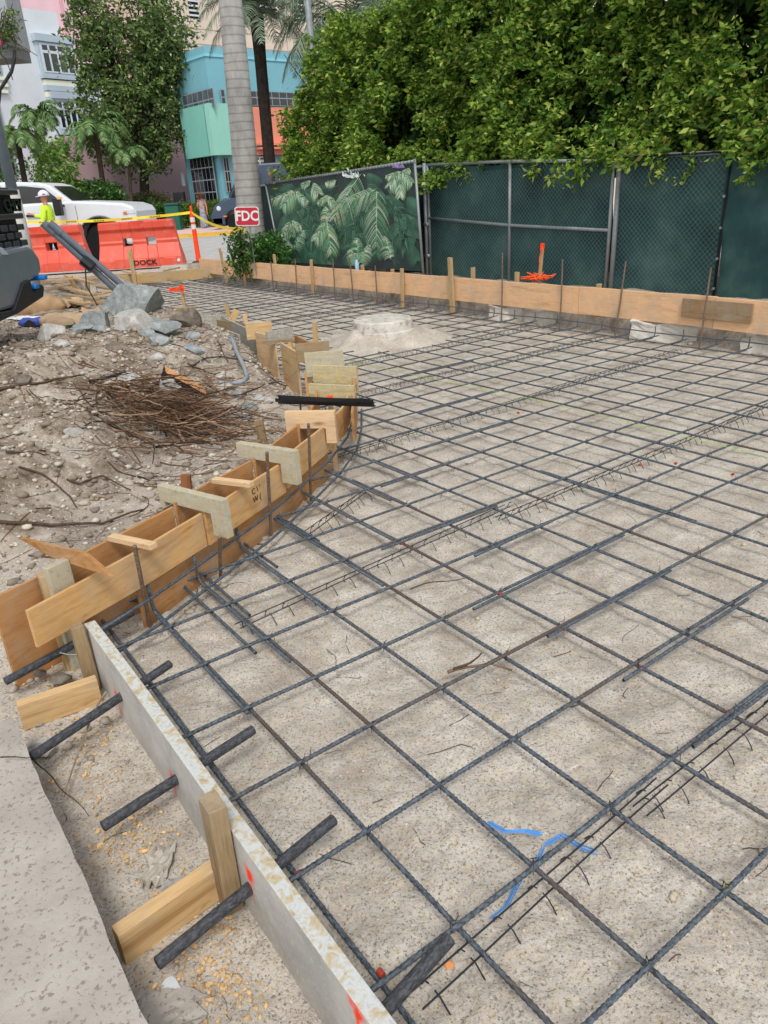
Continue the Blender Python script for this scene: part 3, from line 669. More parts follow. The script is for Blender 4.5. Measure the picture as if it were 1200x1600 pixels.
brace((444, 644), (522, 643), .37, .10, .19, .06, M_pine, t=.04, leg2=(.04, .17))
def spacer(l, r, z, mat=M_pine):
    a, b = at(*l, z), at(*r, z); board('spacer', a-Vector((0, 0, .02)), b-Vector((0, 0, .02)), .022, .036, mat, form)
spacer((173, 836), (240, 850), .325); spacer((333, 747), (393, 754), .33)
# tilted loose plywood scrap over the trough's near end
a, b, c = at(33, 842, .38), at(138, 868, .40), at(175, 900, .33)
mb = MB(); P0, P1, P2, P3 = at(32, 840, .40), at(133, 863, .40), at(176, 900, .335), at(80, 868, .345)
n_ = (P1-P0).cross(P2-P1).normalized()
vs = [P0, P1, P2, P3]
mb.add([p+n_*.009 for p in vs]+[p-n_*.009 for p in vs], [(0, 1, 2, 3), (7, 6, 5, 4), (0, 4, 5, 1), (1, 5, 6, 2), (2, 6, 7, 3), (3, 7, 4, 0)])
tag(mb.build('plywood_scrap', M_plyd), 'slanting plywood scrap lying across the near end of the trough', 'plywood scrap')
# two uprights inside the near end
tag(pstake('wood_stake', 112, 1042, 68, 895, .05, .042, M_stake, SZ, yb), 'pale two by four stake inside the near end of the plywood trough', 'wood stake', 'wood stakes')
T_ = at(86, 880, .36)
tag(stick('wood_stake', (T_.x, T_.y, -.1), T_, .036, .088, M_white, yb+.35), 'splattered grey stake inside the near end of the plywood trough', 'wood stake', 'wood stakes')
# pencil and crayon marks on the plywood
t = hitP(400, 772, Vector((I2[1][0], I2[1][1], 0)), Vector((I2[2][0]-I2[1][0], I2[2][1]-I2[1][1], 0)))
d = Vector((I2[2][0]-I2[1][0], I2[2][1]-I2[1][1], 0)).normalized(); nn = Vector((d.y, -d.x, 0))
Mt = Matrix(((d.x, 0, nn.x, t.x+nn.x*.004), (d.y, 0, nn.y, t.y+nn.y*.004), (0, 1, 0, t.z), (0, 0, 0, 1)))
text_mesh('C \\ \'\nW (', .042, 'crayon_mark', M_blk, form, Mt, .0005)

# ---- straight-sided far run of the curb form: little boxes of stained boards
ff = empty('curb_form', (-.7, 6.4, SZ), 'far crooked run of the curb form patched from stained boards and ply', 'curb form')
def upright(px_tl, px_tr, z_top, h, mat, t=.03, name='form_panel', parent=ff):
    a, b = at(*px_tl, z_top), at(*px_tr, z_top); a.z = b.z = 0; return board(name, a+Vector((0, 0, z_top-h)), b+Vector((0, 0, z_top-h)), h, t, mat, parent, side=1)
upright((481, 600), (552, 603), .34, .13, M_yellow); upright((487, 571), (556, 573), .36, .13, M_yellow)
upright((522, 589), (556, 592), .26, .10, M_pine); upright((475, 552), (536, 547), .37, .19, M_white)
upright((461, 538), (514, 533), .40, .15, M_old); upright((417, 519), (458, 511), .38, .12, M_grey)
upright((383, 506), (424, 502), .38, .16, M_stake2); upright((409, 533), (460, 529), .33, .03, M_old)
# side panels joining them, outer and inner
def side(pts, z0, z1, mat, z=.30): ply('side_panel', pxy(*pts, z=z), z0, z1, mat, ff, .018)
side([(437, 535), (462, 550)], SZ, .32, M_stake2, .32); side([(398, 519), (428, 527)], SZ, .32, M_pine, .32); side([(484, 626), (481, 600), (478, 575)], SZ, .28, M_plyd)
side([(552, 640), (556, 605), (553, 575)], .1, .28, M_plyd); side([(536, 560), (516, 545), (462, 520)], .05, .28, M_plyd)
side([(350, 497), (383, 512), (400, 522)], SZ, .26, M_grey, .26); side([(318, 503), (372, 523)], SZ, .24, M_grey, .24); side([(290, 492), (330, 488), (365, 500)], SZ, .22, M_grey, .22)
side([(305, 495), (352, 490)], .1, .24, M_grey, .24); side([(338, 500), (382, 506)], .1, .25, M_old, .25); side([(262, 478), (300, 492)], SZ, .2, M_grey, .2)
for bx, by, tx, ty, w, lb, mt in [(460, 552, 450, 520, .045, 'board stake leaning against the far curb form beside the white tub', M_stake2), (485, 608, 482, 560, .05, 'grey stake in front of the far curb form', M_old),
                          (552, 592, 548, 572, .03, 'short stake inside the open box of the far curb form', M_pine)]:
    tag(pstake('wood_stake', bx, by+10, tx, ty, w, .03, mt, SZ), lb, 'wood stake', 'wood stakes')
for bx, by, tx, ty, w, z, lb, mt in [
    (546, 668, 543, 640, .028, SZ, 'thin wood stake below the pale plate of the curb form', M_stake2),
    (525, 735, 521, 690, .028, SZ, 'thin wood stake under the braced corner of the plywood form', M_stake2),
    (413, 700, 404, 655, .05, .03, 'squared wood stake behind the second notched brace', M_old),
    (293, 775, 290, 741, .05, .05, 'brown stake end rising behind the nearest notched brace', wood('brown_wood', '8f5f3c', '6d452b', 'a87850')),
    (494, 560, 492, 503, .055, SZ, 'pale stake standing between curb form and manhole mound', M_stake),
    (362, 508, 353, 476, .045, .1, 'upright stake beside the leaning stake at the far curb form', M_stake),
    (386, 512, 382, 490, .05, .1, 'stubby stake at the far boxes of the curb form', M_pine),
    (289, 484, 283, 448, .04, .1, 'stake with an orange ribbon at the edge of the slab', M_stake),
    (206, 497, 204, 470, .035, .1, 'stub of a stake peeping over the big rock', M_stake)]:
    tag(pstake('wood_stake', bx, by, tx, ty, w, .035, mt, z), lb, 'wood stake', 'wood stakes')
a, b = at(352, 525, .08), at(362, 492, .36); tag(stick('wood_stake', a, Vector((b.x, a.y, b.z)), .075, .035, M_stake2, 0), 'wide board offcut leaning to the right against the far curb form', 'wood stake', 'wood stakes')
# orange ribbons
def ribbon(name, pts, w, lb, cat='ribbon', mat=None):
    mb = MB(); q = [Vector(p) for p in pts]; k = len(q)
    vs = []
    for i, p in enumerate(q): o_ = Vector((0, .004*(-1)**i, w/2)); vs += [p-o_, p+o_]
    mb.add(vs, [(2*i, 2*i+2, 2*i+3, 2*i+1) for i in range(k-1)]); o = mb.build(name, mat or M_flag)
    s = o.modifiers.new('s', 'SOLIDIFY'); s.thickness = .003; return tag(o, lb, cat)
Y = at(289, 484, .1).y-.04
ribbon('ribbon', [atY(x, y, Y) for x, y in ((264, 453), (270, 452), (276, 453), (281, 450), (286, 446), (288, 452), (284, 457))], .05, 'orange ribbon knotted round the stake at the slab edge')
# ---- the bundle of black angle strips across the form
Yb = at(510, 640, .36)
for k, (l, r, z, c) in enumerate((((437, 622), (585, 630), .385, 0), ((432, 627), (570, 633), .37, 0), ((440, 625), (580, 628), .40, 0), ((436, 630), (586, 635), .365, 0), ((445, 628), (560, 631), .38, 0))):
    a, b = at(*l, z), at(*r, z); mb = MB(); L = (b-a).length
    mb.box(0, L, -.014, .014, 0, .004); mb.box(0, L, -.014, -.010, .004, .022)
    tag(mb.build('plastic_strip', M_blk, None, frame(b-a, None, a)), 'black plastic strip in the bundle laid across the curb form', 'plastic strip', 'black strips across the curb form')
p = at(517, 636, .33); o = stick('capped_stake', p-Vector((0, 0, .36)), p+Vector((0, 0, .055)), .03, .03, M_stake, 0); tag(o, 'wood stake with a bright orange top sticking up through the black strips', 'wood stake', 'wood stakes')
MB().box(-.017, .017, -.017, .017, 0, .045).build('painted_top', M_orange, o, Matrix.Translation(p+Vector((0, 0, .025))), bevel=.004)

# ---- rusty steel stakes in front of the near form
rs = [((235, 980), (210, 852), 'steel stake nearest the loose end of the plywood form'), ((345, 905), (343, 838), 'steel stake below the nearest notched brace'), ((424, 840), (417, 706), 'steel stake before the charcoal scribbles on the plywood'),
      ((486, 783), (482, 662), 'steel stake between the second and third notched braces'), ((470, 648), (469, 626), 'short steel stake end beside the black strips')]
for (b, t_, lb) in rs:
    p = at(*b, SZ); q = atY(*t_, p.y-.13); dd = (q-p).normalized(); mb = MB(); mb.tube([p-dd*.05, p+dd*.02, q-dd*.003, q], [.0082, .0082, .0082, .006], 10)
    tag(mb.build('steel_stake', M_rust, smooth=False), 'rusty '+lb, 'steel stake', 'steel stakes at the plywood form')

# ---- long new boards in front of the fence
UB = 5.95
jv = [pface(x, y, UB, .3) for x, y in ((310, 403), (480, 420), (700, 440), (905, 450), (1118, 470))]+[3.4]
M_long = wood('long_board', 'e0b68c', 'c4966a', 'e8cba8', knots=True)
names = ['long pine form board at the far corner', 'pine form board before the printed leaf banner', 'pine form board in front of the first gate panel', 'pine form board in front of the second gate panel', 'pine form board at the nearest end carrying the old patch']
for k in range(5):
    o = board('form_board', W(UB, jv[k]+.003, .125+.004*(k % 2)), W(UB, jv[k+1]-.003, .125+.004*(k % 2)), .286, .038, M_long, side=1, wob=.004)
    tag(o, names[k], 'form board', 'long form boards along the fence')
va, vc = pface(1066, 480, UB-.02, .3), pface(1176, 485, UB-.02, .3)
tag(board('patch_board', W(UB-.021, va, .215), W(UB-.021, vc, .215), .17, .019, wood('patch_wood', '93795a', '6f5a42', 'a8977a', stain=None)), 'old grey-brown board nailed over the joint of the long form boards', 'form board')
# stakes in front of and behind the long board: (px base, px top, kind)
fs_ = [(353, 437, 343, 388, 'w'), (382, 440, 379, 402, 'w'), (425, 441, 423, 408, 's'), (462, 452, 461, 405, 's'), (488, 455, 486, 405, 'w'), (522, 457, 520, 405, 's'), (551, 460, 546, 402, 's'),
       (588, 462, 586, 415, 's'), (628, 473, 628, 419, 'w'), (707, 483, 703, 402, 'w'), (783, 494, 785, 395, 's'), (874, 512, 879, 405, 's'), (960, 518, 978, 408, 's'), (1093, 532, 1111, 418, 's')]
words = ['first', 'second', 'third', 'fourth', 'fifth', 'sixth', 'seventh', 'eighth', 'ninth', 'tenth', 'eleventh', 'twelfth']
cw = cs = 0
for bx, by, tx, ty, kd in fs_:
    b = hitP(bx, by, W(UB-.05, 0), E2); b = W(UB-.045, UV(b)[1], SZ-.03); q = atY(tx, ty, b.y)
    if kd == 'w':
        o = stick('wood_stake', b, q, .05 if tx != 703 else .07, .03, M_stake, yb, chip=.008); tag(o, words[cw]+' wood stake from the far corner, nailed before the long board', 'wood stake', 'wood stakes at the long board'); cw += 1
    else:
        mb = MB(); mb.tube([b, b.lerp(q, .5)+Vector((.004, 0, 0)), q], .0085 if tx > 700 else .0095, 8); o = mb.build('steel_stake', M_rust); tag(o, words[cs]+' rusty steel stake from the far corner, standing before the long board', 'steel stake', 'steel stakes at the long board'); cs += 1
bk = [(428, 397), (566, 413), (613, 420), (739, 417), (808, 424), (936, 443), (345, 392), (362, 395), (372, 392)]
cw = 0
for x, y in bk:
    q = hitP(x, y, W(UB+.10, 0), E2); o = stick('wood_stake', Vector((q.x, q.y, .1)), q, .05, .035, M_stake, yb, chip=.01); tag(o, words[cw]+' of the cut stake ends showing behind the long board', 'wood stake', 'stake ends behind the long board'); cw += 1
# steel hooks under the board (part of the mat)
for j in range(-42, 4, 1):
    if not clip_u(j*SA): continue
    p = W(UB-.10, j*SA+random.gauss(0, .02), 0); mb = MB(); pts = [p-E1*.25]
    for k in range(6):
        a = k/5*math.pi/2; pts.append(p-E1*.05+E1*.05*math.sin(a)+Vector((0, 0, .05*(1-math.cos(a)))))
    pts.append(pts[-1]+Vector((0, 0, .06))); mb.tube(pts, .0062, 5); nb += 1
    HK = globals().setdefault('HK', []); HK.append(mb)
allh = MB()
for m_ in HK: allh.add(m_.v, m_.f)
tag(allh.build('hooked_bar', M_bar, mat_root), kind='stuff')
mb = MB(); mb.tube([W(UB-.12, v, .06+.01*math.sin(v*3)) for v in np.arange(-13.8, 3, .4)], .0065, 5); mb.build('edge_bar', M_bar, mat_root)
# crossing form at the far end
a, b = at(60, 442, .2), at(344, 420, .2); a.z = b.z = 0
o = board('form_board', a+Vector((0, 0, .03)), b+Vector((0, 0, .03)), .2, .038, M_stake, side=1); tag(o, 'brown form board closing the far end of the slab before the barriers', 'form board')
for bx, by, tx, ty, lb in ((213, 452, 202, 389, 'tall stake standing before the right orange barrier'), (122, 462, 110, 432, 'stake leaning in the offcut heap before the left orange barrier'), (138, 470, 136, 440, 'reddish stake in the offcut heap')):
    tag(pstake('wood_stake', bx, by, tx, ty, .08, .04, M_stake, .0), lb, 'wood stake', 'wood stakes')
# ---- manhole ring
mr = MB(); c = MANH; prof = [(.30, .10), (.305, .30), (.30, .325), (.285, .333), (.0, .336)]
mr.lathe([(.36, -.12), (.345, .10), (.335, .11), (.33, .17), (.325, .205), (.315, .213), (.31, .218), (.003, .226)], 40)
Mh = Mat('ring_concrete', .9, .15); Pm = Mh.map(); Mh.col(Mh.mix(Mh.ramp(Mh.noise(Pm, 14, 5), [(.55, G(0)), (.62, G(.5))]), Mh.ramp(Mh.noise(Pm, 5, 6, .7), [(.3, hexc('aaa69d')), (.6, hexc('cfcbc2'))]), hexc('8a6a48'))); Mh.bump(Mh.noise(Pm, 30, 5), .5, .01)
tag(mr.build('manhole', Mh.m, None, Matrix.Translation((c.x, c.y, 0))), 'round grey concrete manhole ring standing on a mound of sand', 'manhole')
# ---- lumps of old footing under the board
def lump(x0, y0, x1, y1, h, lb, mat=M_conc):
    a = at(x0, y0, SZ); b = at(x1, y1, SZ); L = (b-a).length; bm = bmesh.new(); bmesh.ops.create_cube(bm, size=1)
    bmesh.ops.subdivide_edges(bm, edges=bm.edges, cuts=7, use_grid_fill=True)
    s = random.random()*9
    for v_ in bm.verts:
        c_ = v_.co; c_.x *= L; c_.y *= .3; c_.z *= h; nn_ = noise.noise_vector(c_*7+Vector((s, 0, 0))); c_ += nn_*.045*Vector((1, 1, .6)).length/1.5; c_ += noise.noise_vector(c_*22)*.012
    me = bpy.data.meshes.new('m'); bm.to_mesh(me); bm.free(); me.name = 'concrete_lump'; o = bpy.data.objects.new('concrete_lump', me); COL.objects.link(o); me.materials.append(mat)
    put(o, frame(b-a, None, (a+b)/2+Vector((0, 0, h/2-.02))+Vector((.05, .05, 0)))); return tag(o, lb, 'concrete lump')
lump(766, 500, 822, 503, .2, 'broken white concrete lump under the long board, nearest the manhole'); lump(826, 504, 872, 509, .18, 'concrete lump with an orange dab under the long board')
lump(985, 530, 1092, 537, .21, 'long whitish concrete lump below the long board', plain('white_concrete', 'bfbab0', .9, var=.12, scale=8, bump=.6)); lump(1160, 549, 1240, 556, .17, 'grey block under the nearest end of the long board')
# ================================================================ FENCES
UF = 6.9
M_scr = Mat('green_screen', .85, .15); P = M_scr.map(); wv = M_scr.noise(M_scr.map((1, 1, .25)), 5, 5, .6); M_scr.col(M_scr.mix(M_scr.ramp(M_scr.noise(P, 1.6, 4), [(.35, hexc('1c4244')), (.65, hexc('2b5a56'))]), hexc('54807a'), 'MIX') if 0 else M_scr.ramp(M_scr.noise(P, 1.8, 5), [(.3, hexc('20393a')), (.5, hexc('2e4b4b')), (.72, hexc('4a635d'))])); M_scr.bump(wv, .5, .03)
M_scr = M_scr.m; M_scr2 = plain('dark_fence_fabric', '1f3436', .85, var=.2); M_post = plain('fence_post', '8b9193', .5, .5, .4, var=.15); M_chain = plain('chain_wire', '6f8481', .5, .5, .3); M_edge = plain('black_binding', '121416', .7)
def cloth(name, p00, p10, p01, p11, mat, parent, nu=60, nv=30, amp=.015, seed=0, uv=False):
    S, T = np.meshgrid(np.linspace(0, 1, nu), np.linspace(0, 1, nv)); A, B, C, D = [np.array(p) for p in (p00, p10, p01, p11)]
    Pn = ((1-S)*(1-T))[..., None]*A+(S*(1-T))[..., None]*B+((1-S)*T)[..., None]*C+(S*T)[..., None]*D
    d = (B-A); nrm = np.array([d[1], -d[0], 0]); nrm = nrm/np.linalg.norm(nrm); L = np.linalg.norm(d); f = fbm(S*L, T*1.7, 3.2, seed+20)
    Pn = Pn+(amp*f)[..., None]*nrm; idx = np.arange(nu*nv).reshape(nv, nu)
    F_ = np.stack([idx[:-1, :-1], idx[:-1, 1:], idx[1:, 1:], idx[1:, :-1]], -1).reshape(-1, 4)
    return np_mesh(name, Pn.reshape(-1, 3), F_, mat, parent, smooth=True)
def chainlink(u, va, vb, za, zb, parent, sp=.058):
    mb = MB(); h = zb-za
    def wire(v0, z0, v1, z1):
        a, b = W(u, v0, z0), W(u, v1, z1); n = Vector((E1.x, E1.y, 0))*.0013; m_ = Vector((0, 0, .0016)); mb.add([a-m_, a+n, a+m_, b-m_, b+n, b+m_], [(0, 1, 4, 3), (1, 2, 5, 4), (2, 0, 3, 5)])
    k = va-h
    while k < vb:
        for s in (1, -1):
            v0, v1 = k, k+h; t0, t1 = max(0, (va-v0)/h), min(1, (vb-v0)/h)
            if t1 > t0: wire(v0+t0*h, za+(t0*h if s > 0 else h-t0*h), v0+t1*h, za+(t1*h if s > 0 else h-t1*h))
        k += sp
    return mb.build('chain_link', M_chain, parent, recalc=False)
def rail(pts, r, parent, name='rail', mat=None): return MB().tube(pts, r, 10).build(name, mat or M_post, parent, smooth=True)
def vz(x, y): q = hitU(x, y, UF); return UV(q)[1], q.z
g1 = [vz(668, 258), vz(797, 252), vz(963, 250)]; zb_ = .24
gate = empty('chain_link_gate', W(UF, g1[0][0], zb_), 'galvanised chain link gate of two bays backed with dark green screen', 'fence', 'fence beside the slab')
vA, vB, vC = g1[0][0], g1[1][0], g1[2][0]; zA, zB_, zC = g1[0][1], g1[1][1], g1[2][1]; vC_ = vC-.05
rail([W(UF, vA, zA), W(UF, vB, zB_), W(UF, vC_, zC-.005)], .021, gate); rail([W(UF, vA, zA-.72), W(UF, vB, vz(797, 352)[1]), W(UF, vC_, vz(960, 360)[1])], .021, gate); rail([W(UF, vA, zb_-.0), W(UF, vC_, zb_-.03)], .019, gate)
rail([W(UF, vA, zb_-.02), W(UF, vA, zA)], .022, gate, 'post'); rail([W(UF, vB, zb_-.02), W(UF, vB, zB_)], .021, gate, 'post'); rail([W(UF, vC_, zb_-.05), W(UF, vC_+.02, zC)], .021, gate, 'post')
chainlink(UF-.03, vA+.02, vC_, zb_, zC, gate); cloth('screen', W(UF+.03, vA, zb_-.05), W(UF+.03, vC_, zb_-.05), W(UF+.03, vA, zA-.03), W(UF+.03, vC_, zC-.02), M_scr, gate, 80, 30, .008)
rail([W(UF-.02, vA-.06, .1), W(UF-.02, vA-.05, zA+.03)], .028, gate, 'hinge_post')
for z in (.55, 1.0, 1.5): rail([W(UF-.02, vA-.085, z), W(UF-.02, vA+.01, z)], .030, gate, 'hinge')
fen = empty('chain_link_fence', W(UF, vC, zb_), 'chain link fence bay with wrinkled green screen ending in a black seam', 'fence', 'fence beside the slab')
vD, zD = vz(1140, 238); rail([W(UF, vC+.03, 0), W(UF, vC+.05, zC+.05)], .028, fen, 'post'); rail([W(UF, vC+.05, zC+.03), W(UF, vD, zD)], .021, fen)
chainlink(UF-.03, vC+.05, vD, zb_-.06, zC, fen); cloth('screen', W(UF+.03, vC+.03, .12), W(UF+.03, vD, .12), W(UF+.03, vC+.03, zC+.03), W(UF+.03, vD, zD), M_scr, fen, 70, 30, .02, 3)
rail([W(UF, vD, .1), W(UF+.01, vD+.02, zD+.02)], .014, fen, 'seam', M_edge); rail([W(UF-.03, vC+.1, zC+.02), W(UF-.03, (vC+vD)/2, zD+.02), W(UF-.03, vD, zD+.01)], .011, fen, 'binding', M_edge)
f2 = empty('chain_link_fence', W(UF, vD, zb_), 'plain green privacy screen bay beyond the black seam', 'fence', 'fence beside the slab')
cloth('screen', W(UF+.02, vD+.02, .1), W(UF+.02, 5, .1), W(UF+.02, vD+.02, zD), W(UF+.02, 5, zD), M_scr, f2, 120, 30, .028, 5); rail([W(UF, vD, zD+.01), W(UF, 5, zD+.01)], .016, f2, 'binding', M_edge)
for k in range(5):
    p = W(UF-.02, vD+.06*0+.01, .35+k*.3); MB().tube([p, p+Vector(E1)*-.012], .014, 8).build('eyelet', M_galv, fen)
for v in (1.0, 3.4): rail([W(UF+.09, v, 0), W(UF+.09, v, zD)], .024, f2, 'post')
f3 = empty('chain_link_fence', W(UF+.45, vA, zb_), 'dark fabric covered fence receding behind the banner', 'fence', 'fence beside the slab')
cloth('screen', W(UF+.35, -13.6, .1), W(UF+.10, vA+.05, .1), W(UF+.35, -13.6, 1.72), W(UF+.10, vA+.05, 1.78), M_scr2, f3, 100, 20, .02, 8); rail([W(UF+.35, -13.6, 1.74), W(UF+.1, vA, 1.8)], .02, f3)
# small weeds & brown reed stuck in the chain link
# ================================================================ BANNER
BA, BB = atY(415, 287, 16.0), atY(648, 252, 11.5); BD = (BB-BA); BD.z = 0; BD.normalize(); BN = Vector((BD.y, -BD.x, 0))
def hb(x, y, off=0): return hitP(x, y, BA, BD)+BN*off
ban = empty('banner_fence', hb(530, 420), 'leaning fence panel covered by a banner printed with palm leaves', 'banner fence')
M_ban = Mat('banner_print', .6, .25); P = M_ban.map(); nz = M_ban.noise(M_ban.map((.8, .8, .8)), 2.2, 6, .65, 1.0)
M_ban.col(M_ban.ramp(nz, [(.3, hexc('22282c')), (.45, hexc('30383c')), (.6, hexc('2c4039')), (.74, hexc('50595a'))])); M_ban.bump(M_ban.noise(P, 3, 4), .35, .03)
pc = [hb(441, 412), hb(662, 424), BA, BB]
cloth('banner', pc[0], pc[1], pc[2], pc[3], M_ban.m, ban, 90, 40, .006, 2)
g_ = Mat('printed_leaf', .6, .2); gn = g_.n('ShaderNodeNewGeometry'); c_ = g_.ramp(gn.outputs['Random Per Island'], [(0, hexc('3f6e54')), (.35, hexc('6aa47a')), (.65, hexc('a9c9a0')), (.9, hexc('dfeadb')), (1, hexc('d8c68a'))]); g_.col(c_)
g2_ = plain('printed_leaf_dim', '44705c', .6, var=.45, scale=3)
def px_frond(mb, base, tip, lw, bend=0, n=22, droop=.35, wpx=1.1, off=.012, dens_=1.0):
    b = Vector((base[0], base[1])); t = Vector((tip[0], tip[1])); d = t-b; L = d.length; d.normalize(); q = Vector((-d.y, d.x))
    cr_ = [b+d*L*k/12+q*bend*math.sin(k/12*math.pi*.5)*L for k in range(13)]
    def inb(p):
        p.x = min(max(p.x, 419+(p.y-287)*.2), 646+(p.y-252)*.09); top = 288-(p.x-415)*.155; p.y = min(max(p.y, top), 409+(p.x-441)*.06); return p
    for k in range(n):
        f = .08+.92*k/(n-1); i = min(int(f*12), 11); p = cr_[i].lerp(cr_[i+1], f*12-i); ln = lw*math.sin(math.pi*(f*.82+.14))**.7*random.uniform(.9, 1.06)
        for s in (1, -1):
            a = (q*s*.9+d*(.45+.5*f)).normalized(); pts = []
            for m_ in range(5):
                g = m_/4; pts.append(p+a*ln*g+Vector((0, droop*ln*g*g)))
            for m_ in range(4):
                w0, w1 = wpx*(1-m_/4)**.6*.5+.1, wpx*(1-(m_+1)/4)**.6*.5+.02; e = (pts[m_+1]-pts[m_]).normalized(); r_ = Vector((-e.y, e.x))
                if m_ == 0: prevv = None
                A, B, C, D = [inb(v_) for v_ in (pts[m_]-r_*w0, pts[m_]+r_*w0, pts[m_+1]+r_*w1, pts[m_+1]-r_*w1)]
                base_i = len(mb.v)
                if m_ == 0: mb.v += [tuple(hb(A.x, A.y, off)), tuple(hb(B.x, B.y, off))]
                else: base_i -= 2
                mb.v += [tuple(hb(D.x, D.y, off)), tuple(hb(C.x, C.y, off))]; mb.f.append((base_i, base_i+1, base_i+3, base_i+2))
    # rachis
    for k in range(12):
        A, B = inb(cr_[k].copy()), inb(cr_[k+1].copy()); r_ = q*.45; i = len(mb.v); mb.v += [tuple(hb(*(A-r_), off+.002)), tuple(hb(*(A+r_), off+.002)), tuple(hb(*(B+r_), off+.002)), tuple(hb(*(B-r_), off+.002))]; mb.f.append((i, i+1, i+2, i+3))
dim, lit, midl = MB(), MB(), MB(); rb = random.Random(12)
for _ in range(64):
    b = (rb.uniform(428, 638), rb.uniform(280, 398)); px_frond(midl, b, (b[0]+rb.gauss(0, 16), b[1]+rb.uniform(-6, 34)), rb.uniform(11, 24), rb.uniform(-.2, .2), 26, .6, .75, .012)
midl.build('printed_mid_leaves', leaf_mat('printed_mid', [(0, '24433a'), (.5, '386250'), (1, '6a9676')], 0, .6), ban, recalc=False)
for b, t, lw in [(p, (p[0]+random.gauss(0, 18), p[1]+random.uniform(12, 34)), random.uniform(12, 24)) for p in [(random.uniform(440, 640), random.uniform(285, 395)) for _ in range(46)]]+[((470, 350), (440, 380), 22), ((455, 372), (430, 392), 20), ((560, 330), (590, 385), 26), ((600, 400), (640, 350), 26), ((540, 300), (500, 340), 24), ((480, 395), (440, 402), 18), ((620, 345), (605, 395), 24), ((530, 290), (470, 310), 20), ((640, 380), (655, 405), 16), ((520, 400), (500, 380), 20),
                 ((600, 285), (575, 275), 14), ((500, 375), (520, 405), 16), ((430, 300), (455, 285), 10), ((575, 390), (550, 360), 22)]: px_frond(dim, b, t, lw, .1, 24, .5, .8, .010)
for b, t, lw, bd in [((590, 292), (586, 383), 27, -.03), ((565, 272), (532, 345), 27, .12), ((588, 296), (532, 300), 22, -.28), ((628, 268), (612, 292), 15, .1), ((628, 268), (644, 286), 14, -.1), ((628, 268), (604, 270), 9, -.2), ((628, 270), (640, 262), 8, .1), ((628, 274), (626, 308), 12, 0),
                     ((462, 298), (440, 322), 16, -.1), ((462, 298), (424, 300), 12, -.3), ((462, 298), (485, 308), 10, .3), ((490, 285), (500, 300), 14, .1), ((487, 283), (472, 284), 8, -.2), ((512, 305), (530, 318), 10, .2), ((514, 305), (496, 312), 8, -.2),
                     ((512, 345), (520, 394), 20, .02), ((512, 345), (488, 372), 16, -.15), ((512, 348), (505, 325), 12, .2), ((455, 345), (442, 362), 12, -.2), ((456, 345), (474, 350), 9, .2), ((455, 348), (457, 368), 9, 0),
                     ((460, 390), (434, 366), 10, .1), ((460, 390), (478, 362), 11, -.1), ((562, 412), (556, 372), 17, .05), ((562, 412), (580, 385), 13, -.1), ((562, 412), (545, 392), 12, .1), ((612, 405), (600, 370), 14, .05), ((527, 282), (510, 285), 8, 0)]: px_frond(lit, b, t, lw, bd, 30, .7, .85, .014)
dim.build('printed_shadow_leaves', g2_, ban, recalc=False); lit.build('printed_leaves', g_.m, ban, recalc=False)
fl = MB()
for a in range(9):
    t = a/8*math.pi; p = (624, 262); q = (624-9*math.cos(t), 262-6*math.sin(t)-1); fl.tube([hb(*p, .018), hb(*q, .018)], .010, 4)
fl.build('printed_flower', plain('lilac_print', '9a86b8', .6), ban)
rail([BA+BN*.0, BA.lerp(BB, .5)+Vector((0, 0, -.004)), BB], .022, ban); rail([pc[0]-Vector((0, 0, .2)), BA], .02, ban, 'post'); rail([pc[1]-Vector((0, 0, .2)), BB+Vector((0, 0, .03))], .02, ban, 'post')
lc = MB()
for k in range(60):
    f = k/59; p = BA.lerp(BB, f); M = Matrix.Translation(p) @ Matrix.Rotation(math.atan2(BD.y, BD.x), 4, 'Z') @ Matrix.Rotation(math.pi/2, 4, 'Y'); lc.tube([M @ Vector((.026*math.cos(a), .026*math.sin(a), .004*a)) for a in np.linspace(0, 6.0, 8)], .004, 4)
tag(lc.build('lacing', M_scr2, ban), kind='stuff')
pl = MB()
for k in range(26):
    p = hb(553+random.gauss(0, 7), 272+random.gauss(0, 1.8), .03); d_ = Vector((random.gauss(0, .06), random.gauss(0, .02), random.gauss(0, .03))); pl.quad(p, p+d_, p+d_+Vector((.03, 0, -.03)), p+Vector((.02, 0, -.04)))
tag(pl.build('plastic_sheet', plain('clear_plastic', 'c8d2d0', .25, .6)), 'torn whitish plastic sheet snagged on top of the banner', 'plastic sheet')
# bird on the banner rail
bp = hitP(424, 277, BA, BD); ico = []
def blob_skin(name, nodes, edges, mat, parent=None, M=None, sub=2):
    me = bpy.data.meshes.new(name); me.from_pydata([n_[0] for n_ in nodes], edges, []); o = bpy.data.objects.new(name, me); COL.objects.link(o); me.materials.append(mat)
    s = o.modifiers.new('skin', 'SKIN'); s.use_smooth_shade = True
    for v_, n_ in zip(me.skin_vertices[0].data, nodes): v_.radius = (n_[1], n_[1]) if not hasattr(n_[1], '__len__') else n_[1]
    me.skin_vertices[0].data[0].use_root = True
    if sub: b = o.modifiers.new('sub', 'SUBSURF'); b.levels = b.render_levels = sub
    put(o, M, parent); return o
birdM = Matrix.Translation(hitP(424, 284, BA, BD)+Vector((0, 0, .02))) @ Matrix.Rotation(.6, 4, 'Z')
bird = empty('bird', birdM.translation, 'small brown dove perched on the high corner of the banner rail', 'bird'); M_bird = plain('dove_feathers', '8a7461', .8, var=.3, scale=40)
